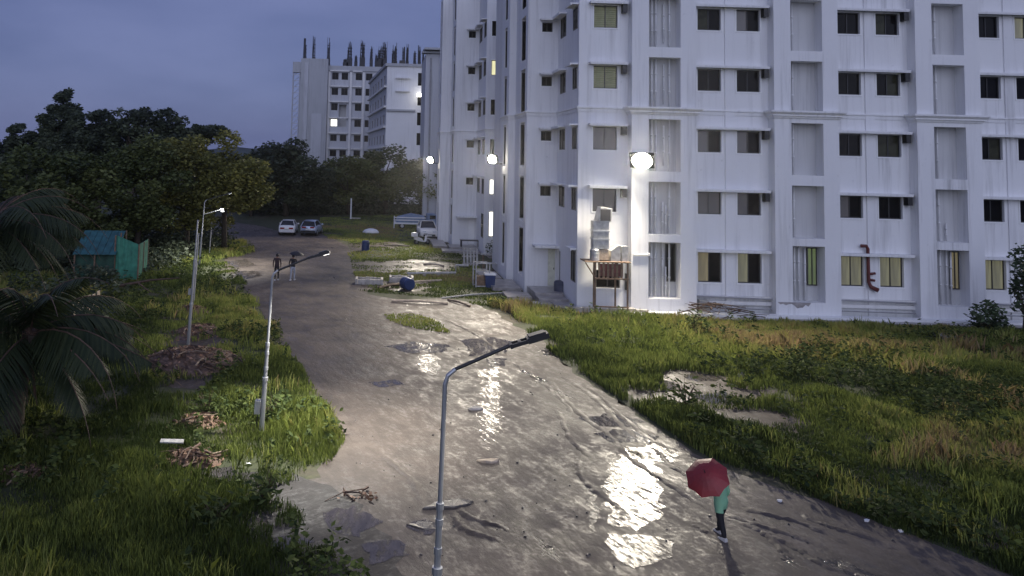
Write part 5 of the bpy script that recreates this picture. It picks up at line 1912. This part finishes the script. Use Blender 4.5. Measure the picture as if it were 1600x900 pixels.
# litter bits
for (px, py, lab) in ((1218, 784, 'white scrap of litter on the mud, right of the red umbrella'), (1408, 832, 'white scrap of litter at the grass edge, lower right'), (1354, 815, 'small pale scrap on the road side, lower right'),
                      (480, 660, 'white scrap of litter in the grass beside the post with the metal box'), (398, 468, 'white scrap of litter at the far left road edge'), (388, 727, 'white scrap of litter in the grass by the puddled mud')):
    r = random.Random(px)
    o = MB().loft([[(.065 * math.cos(a) * (1 + r.uniform(-.3, .3)), .05 * math.sin(a), z * .7 + r.uniform(0, .02)) for a in (0, 1.2, 2.4, 3.6, 4.8)] for z in (.01, .06)]).build('litter_scrap', M['cloth'], None, G(px, py))
    tag(o, lab, 'litter', 'white scraps of litter')
# stones strewn over the road and verge
r = random.Random(77)
st = MB()
for k in range(110):
    px, py = r.uniform(420, 1400), r.uniform(480, 890)
    p = G(px, py)
    if not inside(np.array([[p.x, p.y]]), ROADW)[0]: continue
    q = r.uniform(.015, .04)
    st.loft([[(p.x + q * k2 * math.cos(a) * r.uniform(.7, 1.2), p.y + q * k2 * math.sin(a) * r.uniform(.7, 1.2), .008 + q * z) for a in (0, 1.05, 2.1, 3.15, 4.2, 5.25)] for z, k2 in ((0, 1), (.5, .9), (.85, .4))])
tag(st.build('pebbles', M['muddy']), 'small stones strewn over the muddy road', 'pebbles', kind='stuff')

# ------------------------------------------------------------------ drain pits, planks, drums between road and blocks
PIT = 'open brick drain pits on the lawn'
for (px, py, w_, d_, lab) in ((577, 443, 1.5, .9, 'low brick drain pit nearest the road'), (627, 440, 1.3, .9, 'low brick drain pit beside the pale bent pipe')):
    pt = empty('drain_pit', G(px, py), lab, 'drain pit', PIT)
    for k in range(6):
        x0 = -w_ / 2 + w_ * k / 6
        for y in (-d_ / 2, d_ / 2):
            MB().b2((x0 + .01, y - .07, 0), (x0 + w_ / 6 - .01, y + .07, .34 + random.uniform(-.03, .03))).build('block', M['kerb'], pt)
    for x in (-w_ / 2 - .08, w_ / 2 + .08):
        MB().b2((x - .07, -d_ / 2 - .07, 0), (x + .07, d_ / 2 + .07, .36)).build('block', M['kerb'], pt)
PL = 'planks and poles left on the ground'
for (xa, ya, xb_, yb, r_, mat, lab) in (
        (592, 452, 628, 446, .09, 'stick', 'dark pole lying between the drain pits and the blue drum'),
        (618, 446, 690, 440, .08, 'plank', 'curved pale plank behind the blue drum'),
        (612, 472, 700, 476, .07, 'plank', 'long pale plank at the edge of the dirt, before the lawn'),
        (640, 386, 600, 384, .08, 'plank', 'straight pale pole lying on the far lawn'),
        (694, 417, 662, 414, .08, 'plank', 'pale plank in the dirt strip before the second block'),
        (690, 467, 786, 459, .05, 'offwhite', 'white pipe lying along the grass towards the entrance steps'),
        (700, 470, 735, 480, .06, 'stick_pale', 'short pole lying askew at the turn of the dirt track'),
        (1010, 502, 1090, 508, .05, 'stick_pale', 'pale stick in the grass before the nearest block')):
    A, B = G(xa, ya), G(xb_, yb)
    o = MB().tube([(0, 0, r_), ((B - A).x * .5, (B - A).y * .5, r_ + .06), ((B - A).x, (B - A).y, r_)], r_, 6).build('pole_on_ground' if r_ < .08 else 'plank', M[mat], None, A)
    tag(o, lab, 'plank', PL)
A, B = G(636, 432), G(712, 431)
o = empty('pipe', A, 'pale bent water pipe running along the lawn and up over a short riser', 'pipe')
d = B - A
MB().tube([(0, 0, .22), (d.x, d.y, .22), (d.x, d.y, .75), (d.x + .9, d.y, .75)], .08, 7).build('tube', M['offwhite'], o)
for t in (.05, .35, .65):
    MB().box((d.x * t, d.y * t, .07), (.2, .2, .14)).build('support', M['kerb'], o)


def drum(px, py, r_, h, mat, label, lying=False, rz=0.0, cat='barrel'):
    o = empty('barrel', G(px, py), label, cat)
    m = MB()
    pr = [(0, .93), (.04, 1.0), (.30, 1.0), (.32, 1.04), (.35, 1.0), (.64, 1.0), (.66, 1.04), (.69, 1.0), (.95, 1.0), (1.0, .9)]
    m.tube([(0, 0, t * h) for t, k in pr], [r_ * k for t, k in pr], 16)
    bo = m.build('body', mat, o, smooth=False)
    MB().tube([(0, 0, h), (0, 0, h + .04)], r_ * .82, 16).build('lid', mat, o)
    if lying:
        o.rotation_euler = (PI / 2, 0, rz)
        o.location.z = r_
    return o


drum(632, 451, .38, .8, M['blue'], 'blue drum lying on its side among the planks of the drain pits', True, .4)
drum(571, 392, .34, .85, M['blue'], 'small blue barrel standing on the far lawn')
drum(876, 466, .42, 1.0, M['navy'], 'dark navy barrel standing beside the open entrance door')
drum(889, 464, .2, .75, M['black'], 'narrow dark bin right of the navy barrel', cat='bin')
# white tarpaulin bundle on the far lawn
b = G(580, 365)
o = MB().loft([[(math.cos(2 * PI * j / 14) * .85 * k * (1 + .12 * math.sin(j * 3)), math.sin(2 * PI * j / 14) * .6 * k, z) for j in range(14)] for k, z in ((1, .05), (1.0, .2), (.75, .42), (.3, .55))]).build('covered_bundle', M['cloth'], None, b, smooth=True)
tag(o, 'small bundle under a white sheet on the far lawn, right of the parked cars', 'bundle')
# blue tub rack, pallet, frame, benches by the corner
o = empty('waste_bin', G(765, 450), 'square blue bin with a pale lid beside the white frame rack', 'bin')
MB().loft([[(-.34 * k, -.3 * k, z), (.34 * k, -.3 * k, z), (.34 * k, .3 * k, z), (-.34 * k, .3 * k, z)] for k, z in ((.8, .05), (1, .85))]).build('body', M['blue'], o)
MB().b2((-.37, -.33, .851), (.37, .33, .95)).build('lid', M['trim'], o)
o = empty('pallet', G(735, 416), 'white slatted pallet leaning upright on the grass', 'pallet', rz=.2)
for k in range(5): MB().box((-.52 + .26 * k, 0, .75), (.15, .05, 1.35), 0, -.12).build('slat', M['offwhite'], o)
for z in (.2, .75, 1.3): MB().box((0, .07 + z * .12 - .09 + .05, z), (1.25, .05, .12)).build('crossbar', M['kerb'], o)
o = empty('frame_rack', G(752, 449), 'open white metal frame rack standing beside the square blue bin', 'rack', rz=.15)
for x in (-.45, .45):
    for y in (-.3, .4):
        MB().box((x, y, .8), (.07, .07, 1.6)).build('upright', M['offwhite'], o)
for z in (.12, 1.1, 1.58):
    MB().box((0, -.3, z), (.83, .06, .06)).build('crossbar', M['offwhite'], o)
    MB().box((0, .4, z), (.83, .06, .06)).build('crossbar', M['offwhite'], o)
MB().b2((-.36, -.24, .16), (.36, .34, .75)).build('crate', M['wood'], o)
for px, py, lab in ((772, 424, 'white plank bench against the wall, nearer the blue bin'), (770, 409, 'white plank bench against the wall, farther from the blue bin')):
    o = empty('bench', G(px, py), lab, 'bench', 'plank benches at the corner')
    MB().b2((-1.0, -.2, .55), (1.0, .2, .63)).build('seat', M['offwhite'], o)
    for x in (-.8, .8): MB().b2((x - .06, -.18, 0), (x + .06, .18, .548)).build('leg', M['wood'], o)
b = G(772, 402)
P, idx = crown_points(np.random.default_rng(5), [(0, 0, .7, .8, .5, .7), (.5, .2, .6, .6, .5, .6)], 420)
o = empty('shrub', b, 'grey green shrub in front of the lit window at the corner', 'shrub')
link('leaves', leaf_mesh('leaves', P, np.full(420, .2), M['shrub'], 6, np.random.default_rng(6).uniform(0, .8, 420)), o)
MB().tube([(0, 0, 0), (.1, 0, .6)], .04, 5).build('stem', M['stick'], o)

# paving slabs and steps before the entrances: each slab is a part of its porch
po = empty('entrance_porch', (0, 0, 0), 'wet grey paving slabs and steps before the open entrance of the nearest block', 'porch')
for (x0, y0, x1, y1, h) in ((9.3, 46.4, 11.0, 48.9, .44), (9.3, 45.2, 11.0, 46.35, .30), (8.3, 44.4, 9.9, 45.15, .16), (7.6, 46.2, 9.1, 48.0, .20), (7.2, 49.2, 9.0, 52.8, .22), (7.0, 53.4, 8.4, 56.5, .2), (9.95, 44.0, 11.0, 45.15, .18)):
    MB().b2((x0, y0, 0), (x1, y1, h)).build('paving_slab', M['slab'], po)
for k in range(7):
    x0 = 9.75 + k * .72
    MB().b2((x0, 42.55, 0), (x0 + .66, 42.85, .30 + .03 * (k % 3))).build('kerb_block', M['kerb'], po)
po = empty('entrance_porch', (0, 0, 0), 'wet paving slabs along the foot of the second white block', 'porch')
for (x0, y0, x1, y1, h) in ((6.3, 70.2, 8.8, 72.8, .3), (4.9, 71.5, 6.2, 76.8, .25), (4.6, 77.2, 5.65, 80.4, .22), (5.5, 68.2, 8.8, 70.1, .2), (9.2, 65.5, 11.5, 67.3, .2)):
    MB().b2((x0, y0, 0), (x1, y1, h)).build('paving_slab', M['slab'], po)
o = empty('low_table', (8.2, 71.0, .3), 'dark low table standing on the slabs before the second block', 'table')
MB().b2((-.9, -.4, .55), (.9, .4, .62)).build('top', M['black'], o)
for x in (-.8, .8): MB().b2((x - .06, -.3, 0), (x + .06, .3, .548)).build('leg', M['black'], o)

# ------------------------------------------------------------------ kitchen exhaust on its timber stand
YD = 42.75
dk = U(911, 406, YD)
ex = empty('timber_stand', (dk.x, YD, 0), 'rickety brown timber stand carrying the sheet metal ducts against the white wall', 'stand')
W_ = U(981, 406, YD).x - dk.x
zd = dk.z
for k in range(6):
    MB().b2((0, -.55 + k * .20, zd - .06), (W_, -.37 + k * .20, zd)).build('deck_board', M['wood'], ex)
for x in (.55, .72, W_ - .55, W_ - .15):
    MB().b2((x - .04, -.5 if x in (.55, W_ - .15) else .4, 0), (x + .04, -.42 if x in (.55, W_ - .15) else .48, zd - .062)).build('leg', M['wood'], ex)
for z in (zd - .95, .45):
    MB().b2((.5, -.56, z), (W_ - .1, -.51, z + .07)).build('cross_rail', M['wood'], ex)
MB().tube([(0, -.5, zd - .08), (.55, -.48, zd - .9)], .035, 5).build('brace', M['wood'], ex)
for k in range(6):
    x = .7 + k * (W_ - 1.0) / 6
    MB().b2((x, -.50, zd - .88), (x + .11, -.46, zd - .07)).build('lattice_slat', M['wood'], ex)
MB().b2((.72, -.45, zd - .80), (W_ - .4, -.42, zd - .12)).build('lattice_panel', M['rust'], ex)
du = empty('exhaust_duct', (0, YD, 0), 'tall sheet metal kitchen duct bending into the window above the timber stand', 'duct')
XP = lambda px: U(px, 380, YD).x
ZP = lambda py: U(935, py, YD).z
MB().loft([[(XP(925), -.3, z), (XP(949), -.3, z), (XP(949), .3, z), (XP(925), .3, z)] for z in (ZP(388), ZP(345))]).build('riser', M['duct'], du)
MB().loft([[(XP(x0), -.34, ZP(y0)), (XP(x1), -.34, ZP(y1)), (XP(x1), .36, ZP(y1)), (XP(x0), .36, ZP(y0))] for x0, y0, x1, y1 in ((930, 345, 952, 346), (936, 323, 954, 325))]).build('elbow', M['duct'], du)
MB().b2((XP(935), -.36, ZP(344)), (XP(951), -.343, ZP(326))).build('outlet_grille', M['frame'], du)
for y in (361, 374): MB().b2((XP(924), -.33, ZP(y)), (XP(950), .33, ZP(y) + .07)).build('flange', M['galv'], du)
MB().loft([[(XP(x0), -.28, ZP(y)), (XP(x1), -.28, ZP(y)), (XP(x1), .28, ZP(y)), (XP(x0), .28, ZP(y))] for x0, x1, y in ((932, 950, 405), (934, 948, 389))]).build('lower_hopper', M['plank'], du)
fb = empty('fan_housing', (0, YD, 0), 'pair of sheet metal fan boxes on the right of the timber stand', 'fan box')
MB().loft([[(XP(x), -.3, z0) , (XP(x), .3, z0), (XP(x), .3, z1), (XP(x), -.3, z1)] for x, z0, z1 in ((952, zd + .01, zd + .55), (964, zd + .01, zd + .85), (967, zd + .01, zd + .85))]).build('sloped_box', M['duct'], fb)
MB().b2((XP(969), -.3, zd + .01), (XP(979), .3, zd + .82)).build('square_box', M['duct'], fb)
tb2 = drum(926, 406, .26, .62, M['galv'], 'grey metal drum standing on the left end of the timber stand', cat='drum')
tb2.location = (XP(928), YD - .15, zd)
o = empty('wall_meter', (0, YP, 0), 'dark electric meter box with cables, low on the white wall right of the timber stand', 'meter box')
MB().b2((U(976, 455, YP).x, -.22, 1.2), (U(981, 455, YP).x, -.003, 2.1)).b2((U(982, 455, YP).x, -.15, 1.6), (U(985, 455, YP).x, -.003, 1.9)).build('box', M['darkmetal'], o)
MB().tube([(U(972, 452, YP).x, -.1, 1.75), (U(977, 452, YP).x, -.1, 1.75)], .03, 5).build('cable', M['black'], o)
o = MB().b2((0, -.42, 0), (.5, 0, .75)).build('gas_box', M['duct'], None, (XT[0] + 3.75, YP - .45, .1))
tag(o, 'small grey metal cabinet at the foot of the wall left of the leaning branches', 'cabinet')
# open manhole in the right hand grass
o = empty('manhole_frame', G(1485, 532), 'dark open concrete manhole frame in the grass, right of centre', 'manhole')
for (a, b2_) in (((-.6, -.35, 0), (.6, -.22, .28)), ((-.6, .22, 0), (.6, .35, .28)), ((-.6, -.219, 0), (-.46, .219, .28)), ((.46, -.219, 0), (.6, .219, .28))):
    MB().b2(a, b2_).build('rim_block', M['slab'], o)
MB().b2((-.45, -.215, .01), (.45, .215, .03)).build('pit_floor', M['black'], o)

# ------------------------------------------------------------------ damp evening air
hz = NB('damp_air')
hz.t.nodes.remove(hz.bsdf)
pv = hz.n('ShaderNodeVolumePrincipled')
pv.inputs['Color'].default_value = (.92, .94, 1.0, 1)
pv.inputs['Density'].default_value = .00022
pv.inputs['Anisotropy'].default_value = .86
hz.l(pv.outputs[0], hz.t.nodes['Material Output'].inputs['Volume'])
o = MB().b2((-260, -6, -1.2), (130, 330, 48)).build('haze', hz.m)
tag(o, 'thin damp evening haze', 'haze', kind='stuff')
